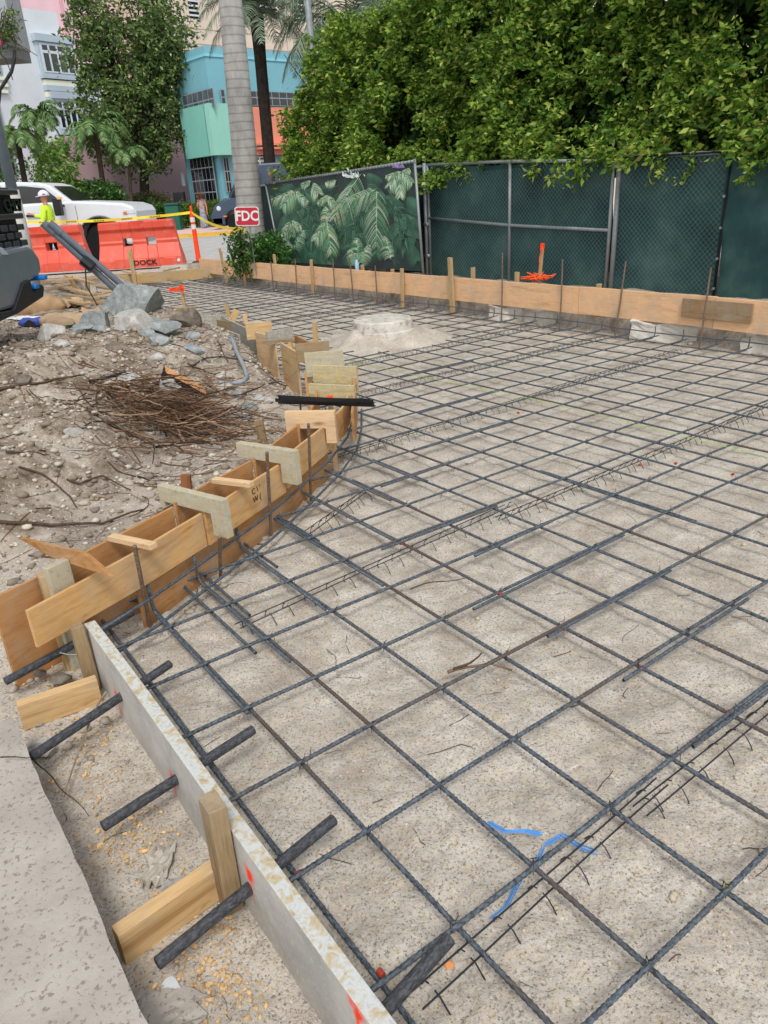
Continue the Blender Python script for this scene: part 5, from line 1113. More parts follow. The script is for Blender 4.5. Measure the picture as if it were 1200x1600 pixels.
# reed dry plant against fence
# ================================================================ STREET THINGS
def water_barrier(pa, pb, zb, L, lb, H_=1.0, mark=True):
    a, b = at(*pa, zb), at(*pb, zb); M = frame(b-a, None, a); L = (b-a).length; root = empty('water_barrier', a, lb, 'barrier', 'orange barriers across the street end'); W2 = .26
    prof = [(-W2, 0), (-W2, .20), (-W2*.88, .24), (-.11, .50), (-.12, .56), (-.10, .60), (-.10, H_-.22), (-.16, H_-.16), (-.16, H_-.02), (-.13, H_), (.13, H_), (.16, H_-.02), (.16, H_-.16), (.10, H_-.22), (.10, .60), (.12, .56), (.11, .50), (W2*.88, .24), (W2, .20), (W2, 0)]
    xs = [0, .04, L*.33, L*.45, L*.62, L*.73, L-.04, L]; mb = MB(); bm_x = []
    # body in segments, leaving two through windows at mid height
    n = len(prof)
    def seg(x0, x1, keep=lambda z: True, pr=prof):
        k = len(pr); mb.add([(x0, y, z) for y, z in pr]+[(x1, y, z) for y, z in pr], [tuple(range(k)), tuple(range(2*k-1, k-1, -1))]+[(i, (i+1) % k, k+(i+1) % k, k+i) for i in range(k)])
    w1, w2 = (L*.30, L*.42), (L*.60, L*.72); lo = prof[:5]+[(-.12, .46)] if 0 else None
    lower = [(-W2, 0), (-W2, .20), (-W2*.88, .24), (-.125, .47), (.125, .47), (W2*.88, .24), (W2, .20), (W2, 0)]; upper = [(-.10, .64), (-.10, H_-.22), (-.16, H_-.16), (-.16, H_-.02), (-.13, H_), (.13, H_), (.16, H_-.02), (.16, H_-.16), (.10, H_-.22), (.10, .64)]
    for x0, x1 in ((.0, w1[0]), (w1[1], w2[0]), (w2[1], L)): seg(x0, x1)
    for x0, x1 in (w1, w2): seg(x0, x1, pr=lower); seg(x0, x1, pr=upper)
    for x in (L*.12, L*.5, L*.86):           # feet ribs
        mb.add([(x-.13, -W2-.012, 0), (x+.13, -W2-.012, 0), (x+.13, -W2-.012, .17), (x-.13, -W2-.012, .17), (x-.1, -W2*.8, .26), (x+.1, -W2*.8, .26)], [(0, 1, 2, 3), (3, 2, 5, 4)])
    mo = Mat('barrier_plastic', .45, .4); Pn = mo.map(); dirt = mo.noise(Pn, 5, 6, .7); mo.col(mo.mix(mo.ramp(dirt, [(.52, G(0)), (.72, G(.55))]), mo.ramp(mo.noise(Pn, 1.5, 3), [(.3, hexc('cf4a35')), (.7, hexc('dc5e48'))]), hexc('c9857a'))); mo = mo.m
    mb.v = [(L/2+(x-L/2)*(1-.26/L*z/H_), y, z) for x, y, z in mb.v]; mb.build('body', mo, root, M, bevel=.012)
    cx = L*.52; mb = MB(); mb.add([(cx-.16, -.163, H_+.001), (cx+.16, -.163, H_+.001), (cx+.06, -.163, H_-.09), (cx-.06, -.163, H_-.09)], [(0, 1, 2, 3)]); mb.build('notch_shade', plain('barrier_shade', 'd2442f', .5), root, M)  # flat patch on the face, the shade of a notch put into its colour
    mb = MB().lathe([(.035, 0), (.035, .02)], 12, Matrix.Translation((L-.1, -W2-.0, .11)) @ Matrix.Rotation(math.pi/2, 4, 'X')); mb.build('drain_plug', M_wht, root, M)
    if mark:
        text_mesh('DOCK', .15, 'lettering', M_blk, root, M @ Matrix.Translation((L*.55, -W2-.016, .10)) @ Matrix.Rotation(math.pi/2, 4, 'X'), .001, True, sx=1.2)
    return root
water_barrier((-10, 430), (147, 420), ZS+.0, 2.2, 'orange water filled barrier partly behind the grey pipes', mark=False)
water_barrier((160, 421), (290, 412), ZS+.0, 2.2, 'orange water filled barrier with a small drain plug, nearer the marker post')
# pad of dark mats under the barriers
# orange marker post
pz = at(311, 411, ZS); root = empty('marker_post', pz, 'thin orange delineator post with white bands holding yellow tape', 'marker post'); tpz = atY(304, 333, pz.y); Hh_ = tpz.z-ZS
MB().lathe([(.06, 0), (.055, Hh_*.3), (.05, Hh_), (.03, Hh_+.03)], 14, Matrix.Translation(pz)).build('tube', M_orange, root, smooth=False); MB().lathe([(.02, Hh_+.03), (.028, Hh_+.05), (.028, Hh_+.14), (.015, Hh_+.16)], 10, Matrix.Translation(pz)).build('loop_handle', M_orange, root)
for f in (.92, .78): MB().lathe([(.0565, Hh_*f-.1), (.0565, Hh_*f)], 14, Matrix.Translation(pz)).build('reflective_band', M_wht, root)
MB().lathe([(.16, 0), (.15, .04), (.08, .05)], 8, Matrix.Translation(pz)).build('base', M_blk, root)
# bundle of grey pipes
for k, (dx, dz, lb) in enumerate(((-.03, 0, 'dark grey conduit, outer one of the leaning pair'), (.05, .02, 'dark grey conduit, inner one of the leaning pair'))):
    a = atY(68+k*7, 348-k*0, 9.6)+Vector((dx*.3, 0, 0)); b = atY(190+k*6, 458, 9.6+.3)+Vector((dx, 0, dz-.0)); d_ = (b-a).normalized(); b = b+d_*.35; mb = MB(); mb.tube([a, a+d_*.16], [.048, .048], 12); mb.tube([a+d_*.16, b], .040, 12); tag(mb.build('pipe', M_dpipe, smooth=False), lb, 'pipe', 'leaning pipes')
m_ = atY(137, 412, 9.7); MB()
o = MB().tube([m_-Vector((.05, 0, -.05)), m_+Vector((.05, 0, -.05))], .07, 10).build('strap', M_blk); tag(o, 'black strap binding the two leaning grey pipes', 'strap')
cb_ = [m_+Vector((-.02, -.06, -.06)), m_+Vector((-.05, -.06, -.25)), m_+Vector((.02, -.06, -.45)), m_+Vector((.06, -.06, -.6))]; tag(MB().tube(cb_, .009, 5).build('rope', M_wire), 'dark rope end dangling from the strapped pipes', 'rope')
# yellow tape
def tape(pts, lb):
    mb = MB(); vs = []
    for i, p in enumerate(pts): vs += [p-Vector((0, 0, .028)), p+Vector((.004*math.sin(i), .01*math.sin(i*1.7), .028))]
    mb.add(vs, [(2*i, 2*i+2, 2*i+3, 2*i+1) for i in range(len(pts)-1)]); o = mb.build('barricade_tape', plain('tape_yellow', 'e8d43c', .5)); s = o.modifiers.new('s', 'SOLIDIFY'); s.thickness = .002; tag(o, lb, 'tape'); return o
ta, tb = atY(38, 347, 18.9), pz+Vector((0, 0, Hh_+.02)); tp1 = []
for k in range(13): f = k/12; tp1.append(ta.lerp(tb, f)+Vector((0, 0, -.25*f*(1-f))))
t1 = tape(tp1, 'yellow barricade tape stretched from the street pole to the marker post')
mb = MB(); rr = random.Random(5)
for k in range(1, 11):
    if k % 2:
        p = tp1[k]; q = tp1[k+1]; d = (q-p)
        for c in range(7): s_ = p+d*(c/9+.05); mb.add([s_+Vector((0, -.012, -.014)), s_+d*.06+Vector((0, -.012, -.014)), s_+d*.05+Vector((0, -.012, .014)), s_+Vector((0, -.012, .014))], [(0, 1, 2, 3)])
mb.build('printed_letters', M_blk, t1)
tc = atY(383, 357, 14.9); tape([tb.lerp(tc, f)+Vector((0, 0, -.12*4*f*(1-f))) for f in np.linspace(0, 1, 8)], 'yellow tape sagging from the marker post to the fire pipe'); tape([tc, tc+Vector((-.06, 0, -.15)), tc+Vector((-.1, -.02, -.28))], 'yellow tape end hanging at the fire pipe')
# FDC pipe, sign, shrub
pb_ = Vector((atY(384, 395, 14.9).x, 14.9, .2)); fd = empty('fire_pipe', pb_, 'short red fire department pipe with brass head among the shrubs', 'fire hydrant')
M_red2 = plain('fire_red', 'a8232c', .5); MB().lathe([(.075, 0), (.07, .02), (.062, .03), (.062, .36), (.075, .37), (.075, .40), (.05, .41)], 14, Matrix.Translation(pb_)).build('riser', M_red2, fd, smooth=False)
MB().lathe([(.05, .41), (.07, .44), (.07, .50), (.05, .54), (.02, .56)], 14, Matrix.Translation(pb_)).build('head', M_rockb, fd)
for s in (-1, 1): MB().tube([pb_+Vector((0, 0, .47)), pb_+Vector((s*.13, -.09, .45))], [.035, .045], 10).build('inlet', M_rockb, fd)
sg = hitP(386, 338, Vector((0, 14.75, 0)), Vector((1, .12, 0))); sx_ = 36*14.75/1157*.5; Ms = Matrix.Translation(sg) @ Matrix.Rotation(R(6), 4, 'Z') @ Matrix.Rotation(R(3), 4, 'Y'); sign = empty('sign', sg, 'small red sign with white letters FDC beside the grey palm trunk', 'sign')
mb = MB(); w_, h_, c_ = .215, .16, .03; pl_ = [(w_-c_, -h_), (w_, -h_+c_), (w_, h_-c_), (w_-c_, h_), (-w_+c_, h_), (-w_, h_-c_), (-w_, -h_+c_), (-w_+c_, -h_)]
mb.prism(pl_, .006); mb.build('border', M_wht, sign, Ms); k = .93; MB().prism([(a*k, b*k*.99) for a, b in pl_], .004, Matrix.Translation((0, -.003, 0))).build('panel', plain('sign_red', 'b5273a', .5, var=.1), sign, Ms)
text_mesh('FDC', .235, 'lettering', M_wht, sign, Ms @ Matrix.Translation((0, -.006, 0)) @ Matrix.Rotation(math.pi/2, 4, 'X'), .001, True, sx=.92)
MB().tube([sg+Vector((.02, .02, -.1)), Vector((sg.x+.03, sg.y+.05, .2))], .012, 8).build('post', M_galv, sign)
sh = []
def bush(x0, x1, y0, y1, Y, depth, n_, leaf, mat, label, name='shrub', zlo=.2, per=26, rad=.13, cat='shrub', group=None, round_=True):
    a, b = atY(x0, (y0+y1)/2, Y), atY(x1, (y0+y1)/2, Y); zt = atY((x0+x1)/2, y0, Y).z; t = empty(name, Vector(((a.x+b.x)/2, Y, zlo)), label, cat, group); cs = []
    for _ in range(n_):
        f = random.random(); x = a.x+(b.x-a.x)*f; k = (1-(2*f-1)**4)**.5 if round_ else 1; z = zlo+(zt-zlo)*k*(random.random()**.6)+random.gauss(0, .02); cs.append((x, Y+random.uniform(-depth/2, depth/2), z))
    leaf_cloud('foliage', shoots(cs, per, rad), leaf, mat, t); st = MB()
    for _ in range(9): x = random.uniform(a.x, b.x); st.tube([(x, Y, zlo), (x+random.gauss(0, .1), Y+random.gauss(0, .1), zlo+(zt-zlo)*.7)], .012, 5)
    st.build('stem', M_bark, t); return t
bush(362, 382, 358, 400, 14.9, .5, 60, .07, M_shrub, 'small leafy shrub on the street side of the red fire pipe', per=22, rad=.1); bush(392, 440, 364, 402, 14.9, .7, 150, .07, M_shrub, 'rounded green shrub between the red fire pipe and the banner', per=24, rad=.1)
# palms
def palm(px_top, px_base, Y, r0, r1, mat, label, fronds, Lf, zg=.2, name='palm_tree', mid=None, fm=M_palm, crown_r=None, bands=False, leafw=.045, up=.55, nl=34, group=None, fl_=.5):
    b = atY(*px_base, Y); b.z = zg; t = atY(*px_top, Y) if not hasattr(px_top, 'x') else px_top; root = empty(name, b, label, 'palm tree', group); mb = MB(); n_ = 40 if bands else 16; pts, rs_ = [], []
    for k in range(n_+1):
        f = k/n_; p = b.lerp(t, f); p.x += .0; pts.append(p); rs_.append((r0+(r1-r0)*f)*(1+.012*(k % 2))+(r0*.22*math.exp(-f*14) if bands else 0)+(r1*.25*max(0, f-.8)*5 if crown_r else 0))
    mb.tube(pts, rs_, 20 if bands else 10); mb.build('trunk', mat, root, smooth=bands)
    if fronds:
        fb = MB()
        for k in range(fronds):
            a = 2.4*k+random.gauss(0, .1); el = up*random.uniform(.1, 2.2)-.15*(k % 3); d = Vector((math.cos(a), math.sin(a), math.tan(min(el, 1.25)))).normalized(); p = t.copy(); vel = d*Lf/12; path = [p.copy()]
            for s in range(12): p = p+vel; vel.z -= Lf*.0105*(1+s*.18)*fl_*2; vel = vel.normalized()*Lf/12; path.append(p.copy())
            fb.tube(path, [.025*(1-i/14)*Lf/2.5 for i in range(13)], 4, False)
            for s in range(nl):
                f = .12+.88*s/nl; i = min(int(f*12), 11); p0 = path[i].lerp(path[i+1], f*12-i); tg = (path[i+1]-path[i]).normalized(); sd_ = tg.cross(UP).normalized(); ln = Lf*.24*math.sin(math.pi*min(1, f*.85+.15))**.6
                for sg_ in (1, -1):
                    e = (sd_*sg_+tg*.6+Vector((0, 0, random.uniform(-.5, .2)))).normalized(); w_ = tg*leafw*.5; m2 = p0+e*ln*.5; e2_ = p0+e*ln+Vector((0, 0, -ln*.3)); i0 = len(fb.v); fb.v += [tuple(p0-w_), tuple(p0+w_), tuple(m2+w_), tuple(m2-w_), tuple(e2_)]; fb.f += [(i0, i0+1, i0+2, i0+3), (i0+3, i0+2, i0+4)]
        fb.build('crown', fm, root, recalc=False)
    return root
m = Mat('palm_trunk', .9, .1); P = m.map((1, 1, 1)); wv = m.n('ShaderNodeTexWave', bands_direction='Z'); m.l(P, wv.inputs[0]); wv.inputs['Scale'].default_value = 2.2; wv.inputs['Distortion'].default_value = 1.5; wv.inputs['Detail'].default_value = 3
c = m.ramp(m.noise(m.map((1, 1, .5)), 4, 6, .65), [(.3, hexc('84827f')), (.55, hexc('a19f9b')), (.75, hexc('b7b4b0'))]); c = m.mix(m.ramp(wv.outputs['Fac'], [(.0, G(.45)), (.16, G(0))]), c, hexc('5f5a54')); m.col(c); m.bump(m.noise(P, 20, 5), .5, .01); M_royal = m.m
b_ = atY(396, 380, 14.2); palm((354, -60), (394, 380), 16.2, .275, .205, M_royal, 'smooth grey royal palm trunk rising behind the FDC sign', 0, 0, bands=True)
palm((400, 16), (419, 250), 37, .27, .25, M_barkd, 'slender dark rough palm trunk in front of the coral wall', 34, 3.0, fm=M_date, crown_r=1, up=.6, fl_=.35, name='date_palm')
palm((543, 42), (548, 140), 36, .4, .42, M_barkd, 'feathery palm crown rising behind the hedge and lamp pole', 46, 3.9, fm=M_date, up=.5, fl_=.42, name='date_palm', nl=44); palm((660, -25), (665, 100), 40, .4, .4, M_barkd, 'palm crown barely showing above the middle of the hedge', 30, 3.6, fm=M_date, up=.5, name='date_palm')
# lamp pole
p = atY(487, 80, 27); o = empty('street_lamp', Vector((p.x, 27, .2)), 'tall pale grey lamp pole between the two feathery palms', 'street lamp'); MB().tube([(p.x, 27, .2), (p.x, 27, 12)], [.12, .075], 14).build('pole', M_galv, o, smooth=True); MB().tube([(p.x, 27, 11.9), (p.x+.3, 26.9, 12.3), (p.x+1.6, 26.6, 12.4)], [.06, .05, .12], 10).build('lamp_arm', M_galv, o)
# ================================================================ BUILDINGS
class Face:
    def __init__(s, P0, D): s.P = Vector(P0); s.P.z = 0; s.D = Vector((D[0], D[1], 0)).normalized(); n = Vector((s.D.y, -s.D.x, 0)); s.N = n if n.dot(CAM-s.P) > 0 else -n
    def px(s, x, y): q = hitP(x, y, s.P, s.D); return (q-s.P).dot(s.D), q.z
    def box(s, s0, s1, z0, z1, out, depth, name, mat, parent, bevel=0):
        o = s.P+s.N*out; M = Matrix(((s.D.x, -s.N.x, 0, o.x), (s.D.y, -s.N.y, 0, o.y), (0, 0, 1, 0), (0, 0, 0, 1))); return MB().box(min(s0, s1), max(s0, s1), 0, depth, min(z0, z1), max(z0, z1)).build(name, mat, parent, M, bevel=bevel)
    def window(s, a, b, cols, zsplit, fmat, parent, out=0, fw=.05, glass=None, col_frac=None):
        s0, z1 = s.px(*a); s1, z0 = s.px(*b); s0, s1 = min(s0, s1), max(s0, s1); z0, z1 = min(z0, z1), max(z0, z1)
        f = s.box(s0, s1, z0, z1, out+.01, .05, 'window', fmat, parent); o = s.P+s.N*out; WM[f] = WM[f]
        M = WM[f]; mb = MB(); xs = [s0+(s1-s0)*k/cols for k in range(cols+1)]; zs = [z0]+[z0+(z1-z0)*q for q in zsplit]+[z1]
        for i in range(cols):
            for j in range(len(zs)-1): mb.box(xs[i]+fw*(1 if i == 0 else .5), xs[i+1]-fw*(1 if i == cols-1 else .5), -.006, .02, zs[j]+fw*.6, zs[j+1]-fw*.6)
        mb.build('pane', glass or M_glass, f, M); return f
def stucco(name, c, var=.06): return plain(name, c, .9, .1, var=var, scale=.6, bump=.15)
M_ww = stucco('white_stucco', 'd3d9de'); M_wtr = stucco('grey_trim', 'aebdc8'); M_cream = stucco('cream_band', 'dfe2cf'); M_pinkw = stucco('pink_stucco', 'e3c3cb'); M_mauve = stucco('mauve_wall', 'b79a9e')
M_turq = stucco('turquoise_stucco', '7bb2bf'); M_turd = stucco('deep_turquoise', '6a9faa'); M_aqua = stucco('aqua_panel', '7fc0b2'); M_coral = stucco('coral_stucco', 'e0917b'); M_beige = stucco('beige_concrete', 'cdbfb0'); M_frame = plain('window_frame', '8d989c', .5, .4, var=.05); M_hole = plain('dark_opening', '1c1f22', .9); M_rail = plain('white_rail', 'c9cdd0', .6)
FWH = Face(atY(60, 300, 50), (.6, .8)); bw = empty('building', FWH.P+Vector((0, 0, .2)), 'white art deco building with grey framed windows and cream striped bands', 'building')
sR, zt = FWH.px(88, 20); sL = FWH.px(-60, 20)[0]; FWH.box(sL-6, sR, .2, zt, 0, 12, 'wall', M_ww, bw); FWH.box(sR, sR+3.2, .2, zt-2.6, -1.2, 10, 'wall', M_ww, bw)
for (a, b) in (((52, 63), (119, 120)), ((78, 153), (132, 205)), ((108, 245), (160, 292))):
    s0, z1 = FWH.px(*a); s1, z0 = FWH.px(*b); fz = FWH.box(s0-.12, s1+.1, z1-.05, z1+.32, .42, .42, 'lintel', M_wtr, bw); FWH.box(s0-.05, s1, z0-.25, z0-.02, .36, .36, 'sill', M_wtr, bw); FWH.box(s0, s1, z0-.02, z1-.05, .30, .30, 'window_surround', M_wtr, bw)
    FWH.window((a[0]+4, a[1]+5), (b[0]-3, b[1]-2), 4, (.72,), plain('pale_frame', 'c9d3da', .5, var=.03), bw, .32, .13)
    h_ = (z1-z0); 
    for k in range(3): FWH.box(s0+.05, s1-.05, z0-.32-k*.62-.28, z0-.32-k*.62, .28, .28, 'band', M_cream, bw); FWH.box(s0+.02, s1-.02, z0-.60-k*.62-.30, z0-.605-k*.62, .33, .33, 'band', M_wtr, bw)
for (a, b) in (((-40, 70), (4, 118)), ((-30, 160), (8, 205)), ((-20, 235), (28, 275))): FWH.window(a, b, 4, (.6,), M_frame, bw, .06, .12)
for y in (122, 132, 142): s1, z = FWH.px(10, y); FWH.box(sL-4, s1, z-.14, z+.02, .2, .2, 'band', M_cream, bw)
FP = Face(atY(110, 200, 72), (.6, .8)); bp_ = empty('building', FP.P, 'tall pale pink tower rising behind the white building', 'building'); s0 = FP.px(48, 60)[0]; s1 = FP.px(150, 60)[0]; FP.box(s0, s1+6, .2, 26, 0, 14, 'wall', M_pinkw, bp_); s_ = FP.px(95, 10)[0]; FP.box(s_-.1, s_+.15, .2, 26, .12, .12, 'pilaster', stucco('pink_trim', 'd9a9b3'), bp_)
FP.window((102, 22), (112, 44), 1, (), M_frame, bp_, .05, .1); FP.window((117, 60), (124, 95), 1, (.5,), M_frame, bp_, .05, .1)
FP2 = Face(atY(30, 60, 66), (.6, .8)); b2 = empty('building', FP2.P, 'lower pale pink wall left of the open sky gap', 'building'); FP2.box(FP2.px(-60, 20)[0], FP2.px(33, 5)[0], .2, 17.5, 0, 6, 'wall', M_pinkw, b2)
FM = Face(atY(230, 280, 51), (.8, .6)); bm_ = empty('building', FM.P, 'low mauve pink wall behind the dark tree trunk with a thin metal railing', 'building'); sa, sb = FM.px(120, 300)[0], FM.px(300, 300)[0]; FM.box(sa, sb, .2, 5.4, 0, 4, 'wall', M_mauve, bm_)
mb = MB()
for k in range(46): s_ = sa+(sb-sa)*k/45; q = FM.P+FM.D*s_+FM.N*.6; mb.box(q.x-.012, q.x+.012, q.y-.012, q.y+.012, .3, 1.9)
mb.build('railing', plain('grey_railing', '8d8a88', .6), bm_, recalc=False)
C0 = atY(335, 200, 44); FL, FR_ = Face(C0, (-.655, .755)), Face(C0, (.755, .655)); bt_ = empty('building', Vector((C0.x, C0.y, .2)), 'turquoise and coral art deco corner building behind the grey palm trunk', 'building')
zt = FL.px(323, 69)[1]; sl = FL.px(268, 95)[0]; Lr = 26
pl_ = [C0, C0+FL.D*sl, C0+FL.D*sl+FR_.D*Lr, C0+FR_.D*Lr]; mb = MB(); mb.add([Vector((p.x, p.y, .2)) for p in pl_]+[Vector((p.x, p.y, zt)) for p in pl_], [(0, 1, 2, 3), (7, 6, 5, 4), (0, 4, 5, 1), (1, 5, 6, 2), (2, 6, 7, 3), (3, 7, 4, 0)]); mb.build('wall', M_turq, bt_)
for F_, L in ((FL, sl), (FR_, Lr)): z_ = FL.px(324, 84)[1]; F_.box(-.06, L, z_-.07, z_+.05, .05, .05, 'moulding', stucco('pale_turquoise', '86cbdc'), bt_)
s0, z1 = FL.px(293, 172); s1, z0 = FL.px(342, 243); FL.box(s1, s0, z0, z1, .5, .5, 'bay', M_aqua, bt_); FR_.box(-.5, FR_.px(363, 243)[0], z0, z1, .5, .5, 'bay', stucco('aqua_lit_side', '95d0c0'), bt_); FL.box(s0+.25, s0+.7, .2, zt-1.5, .12, .12, 'pilaster', M_turd, bt_); FL.box(sl-.6, sl, .2, zt-1.2, .1, .1, 'pilaster', M_turd, bt_)  # bay's right face in lighter aqua: its stronger light is painted into the colour
FL.window((291, 150), (343, 167), 6, (.45,), M_frame, bt_, .25, .05, plain('sky_glass', '59616a', .15, .7, var=.5, scale=1.5)); FL.window((300, 246), (346, 318), 6, (.25, .5, .75), M_frame, bt_, .2, .05)
FR_.window((342, 140), (352, 164), 1, (.5,), M_frame, bt_, .1, .05); FR_.window((386, 142), (470, 167), 7, (.55,), M_frame, bt_, .1, .05)
s0, z1 = FR_.px(388, 168); s1, z0 = FR_.px(520, 242); FR_.box(s0, Lr-.2, FR_.px(400, 243)[1], z1, .3, .3, 'coral_panel', M_coral, bt_)
for y in (227, 233): z_ = FR_.px(400, y)[1]; FR_.box(s0, Lr, z_-.05, z_+.05, .7, .7, 'ledge', M_coral, bt_)
z_ = FR_.px(400, 246)[1]; FR_.box(s0, Lr-.1, .2, z_-.1, .15, .15, 'storefront', plain('grey_green_wall', '8fa3a0', .8), bt_); FR_.window((395, 245), (418, 262), 3, (.6,), M_rail, bt_, .2, .1); FR_.window((346, 246), (362, 300), 2, (.3, .6), M_frame, bt_, .1, .05)
q = FL.P+FL.D*(s0*0+FL.px(289, 275)[0])+FL.N*.15; MB().box(-.09, .09, -.08, .08, -.35, .35, Matrix.Translation((q.x, q.y, FL.px(289, 280)[1]))).build('wall_lamp', M_frame, bt_)
FG = Face(atY(330, 60, 74), (.75, .66)); bg_ = empty('building', FG.P, 'beige concrete parking garage with dark openings above the turquoise building', 'building'); FG.box(FG.px(262, 60)[0], 75, .2, 30, 0, 14, 'wall', M_beige, bg_)
for a, b in (((290, -20), (312, 30)), ((372, -30), (433, 24)), ((455, -20), (478, 34)), ((560, -30), (620, 34))):
    s0, z1 = FG.px(*a); s1, z0 = FG.px(*b); h = FG.box(s0, s1, z0, z1, .02, .05, 'opening', M_hole, bg_)
    for k in range(4): FG.box(s0, s1, z0+.15+k*.34, z0+.28+k*.34, .10, .08, 'rail', M_rail, h)
for y in (56, 78): z_ = FG.px(420, y)[1]; FG.box(FG.px(265, 60)[0], 75, z_-.03, z_+.03, .015, .02, 'joint', plain('joint_line', '9c9086', .9), bg_)
for x in (300, 340, 447, 560, 640): s_ = FG.px(x, 50)[0]; FG.box(s_-.03, s_+.03, .2, 30, .015, .02, 'joint', M_mauve, bg_)
# buildings glimpsed through and beyond the hedge
bh = empty('building', (9, 30, .2), 'pale building glimpsed through gaps in the hedge', 'building'); MB().box(6, 26, 26, 36, .2, 7, None).build('wall', M_beige, bh)
MB().box(14, 15.2, 25.2, 26, .2, 9, None).build('pilaster', M_mauve, bh)
# ================================================================ VEHICLES
M_wp = plain('white_car_paint', 'd6dade', .25, .6, var=.03); M_tyre = plain('tyre_rubber', '1b1c1e', .85, .2, bump=.4); M_van = plain('slate_van_paint', '37475a', .3, .5, var=.05); M_trim = plain('black_trim', '1a1c1f', .5, .4); M_lens = plain('headlamp', 'c8ced2', .1, .8); M_amb = plain('amber_lens', 'd07a2a', .3)
def wheel(x, y, z, r, w_, parent):
    Mw = Matrix.Translation((x, y, z)) @ Matrix.Rotation(math.pi/2, 4, 'X'); mb = MB(); mb.lathe([(r*.62, -w_/2), (r*.9, -w_/2), (r, -w_*.36), (r, w_*.36), (r*.9, w_/2), (r*.62, w_/2)], 36, Mw)
    t = mb.build('wheel', M_tyre, parent)
    tr = MB()
    for k in range(28): a = 2*math.pi*k/28; tr.box(r*.97, r*1.02, -.035, .035, -w_*.46, w_*.46, Mw @ Matrix.Rotation(a, 4, 'Z'))
    tr.build('tread', M_tyre, t); MB().lathe([(r*.6, w_*.30), (r*.58, w_*.42), (r*.3, w_*.36), (r*.14, w_*.5)], 16, Mw).build('rim', M_galv, t); return t
def side_body(name, pts, arches, y0, width, mat, parent, bev=.05):
    """pts: outline (x,z) going round; arches: (cx, cz, r) cut into the flat bottom edge which runs last -> first"""
    poly = list(pts); zb = pts[-1][1]
    for cx, cz, r in arches:
        a0 = math.asin((zb-cz)/r) if abs((zb-cz)/r) < 1 else 0; k = [a0+(math.pi-2*a0)*i/12 for i in range(13)]; poly += [(cx+r*math.cos(t), cz+r*math.sin(t)) for t in (reversed(k) if pts[-1][0] < cx else k)]
    mb = MB(); mb.prism(poly, width, Matrix.Translation((0, y0, 0))); return mb.build(name, mat, parent, bevel=bev)
YP = 20.5
def P2(x, y, Y=YP): q = atY(x, y, Y); return (q.x, q.z)
pk = empty('pickup_truck', (-8, YP, ZS), 'white crew cab pickup truck parked behind the orange barriers', 'pickup truck'); zb = .62
out = [P2(*p) for p in ((213, 372), (214, 345), (212, 330), (206, 322), (190, 317), (150, 315), (112, 314))]; xe = out[0][0]
cowl = out[-1]; cab = [(cowl[0]-.05, cowl[1]+.03), P2(72, 289), P2(55, 285), P2(10, 284), P2(-30, 286), (xe-6.3+1.9, P2(-30, 286)[1]), (xe-6.3+1.85, 1.55+.1), (xe-6.3, 1.6), (xe-6.3, zb)]
wx = P2(163, 388)[0]; R_w = .46
def arch_poly(): return out+cab[:1]+cab[6:7]
body_pts = [(xe, zb)]+out+[(cab[0][0]-.1, cowl[1]), (xe-4.4, cowl[1]+.0), (xe-4.4, 1.6), (xe-6.3, 1.6), (xe-6.3, zb)]
body_pts = body_pts[1:]; body_pts[0] = (xe, zb)
side_body('body', body_pts, [(xe-5.1, .72, .58), (wx, .72, .58)], YP, 2.02, M_wp, pk, .06)
mb = MB(); mb.prism([(cab[0][0], cowl[1]-.02), P2(72, 289), P2(55, 285), P2(10, 284), (xe-4.15, P2(0, 285)[1]), (xe-4.35, cowl[1]-.02)], 1.7, Matrix.Translation((0, YP+.14, 0))); mb.build('cab', M_wp, pk, bevel=.05)
mb = MB(); mb.prism([P2(103, 321, YP+.1), P2(68, 294, YP+.1), P2(38, 291, YP+.1), P2(8, 291, YP+.1), P2(8, 324, YP+.1), P2(95, 325, YP+.1)], .03, Matrix.Translation((0, YP+.115, 0))); mb.build('side_window', M_glass, pk)
mb = MB(); mb.add([Vector((cab[0][0]+.02, YP+.25, cowl[1]+.02)), Vector((cab[0][0]+.02, YP+1.75, cowl[1]+.02)), Vector((P2(72, 289)[0]+.05, YP+1.65, P2(72, 289)[1]-.02)), Vector((P2(72, 289)[0]+.05, YP+.35, P2(72, 289)[1]-.02))], [(0, 1, 2, 3)]); mb.build('windscreen', M_glass, pk)
wheel(wx, YP+.16, ZS+R_w, R_w, .28, pk); wheel(xe-5.1, YP+.16, ZS+R_w, R_w, .28, pk); wheel(wx, YP+1.85, ZS+R_w, R_w, .28, pk); wheel(xe-5.1, YP+1.85, ZS+R_w, R_w, .28, pk)
for cx in (wx, xe-5.1):
    mb = MB(); mb.tube([Vector((cx+.585*math.cos(t), YP+.01, .72+.585*math.sin(t))) for t in np.linspace(-.1, math.pi+.1, 16)], .035, 6); mb.build('wheel_arch', M_trim, pk); MB().lathe([(.57, 0), (.57, .35)], 24, Matrix.Translation((cx, YP+.80, .72)) @ Matrix.Rotation(math.pi/2, 4, 'X')).build('wheel_well', M_trim, pk)
x0, z0 = P2(193, 329); MB().box(x0, x0+.27, YP-.012, YP+.1, z0-.09, z0+.02).build('headlight', M_lens, pk, bevel=.01); MB().box(x0-.02, x0+.08, YP-.02, YP+.05, z0-.09, z0-.03).build('turn_lamp', M_amb, pk)
MB().box(xe-.1, xe+.12, YP+.02, YP+2.0, .62, .95).build('bumper', plain('steel_bumper', 'a8adb0', .3, .5, .3), pk, bevel=.03)
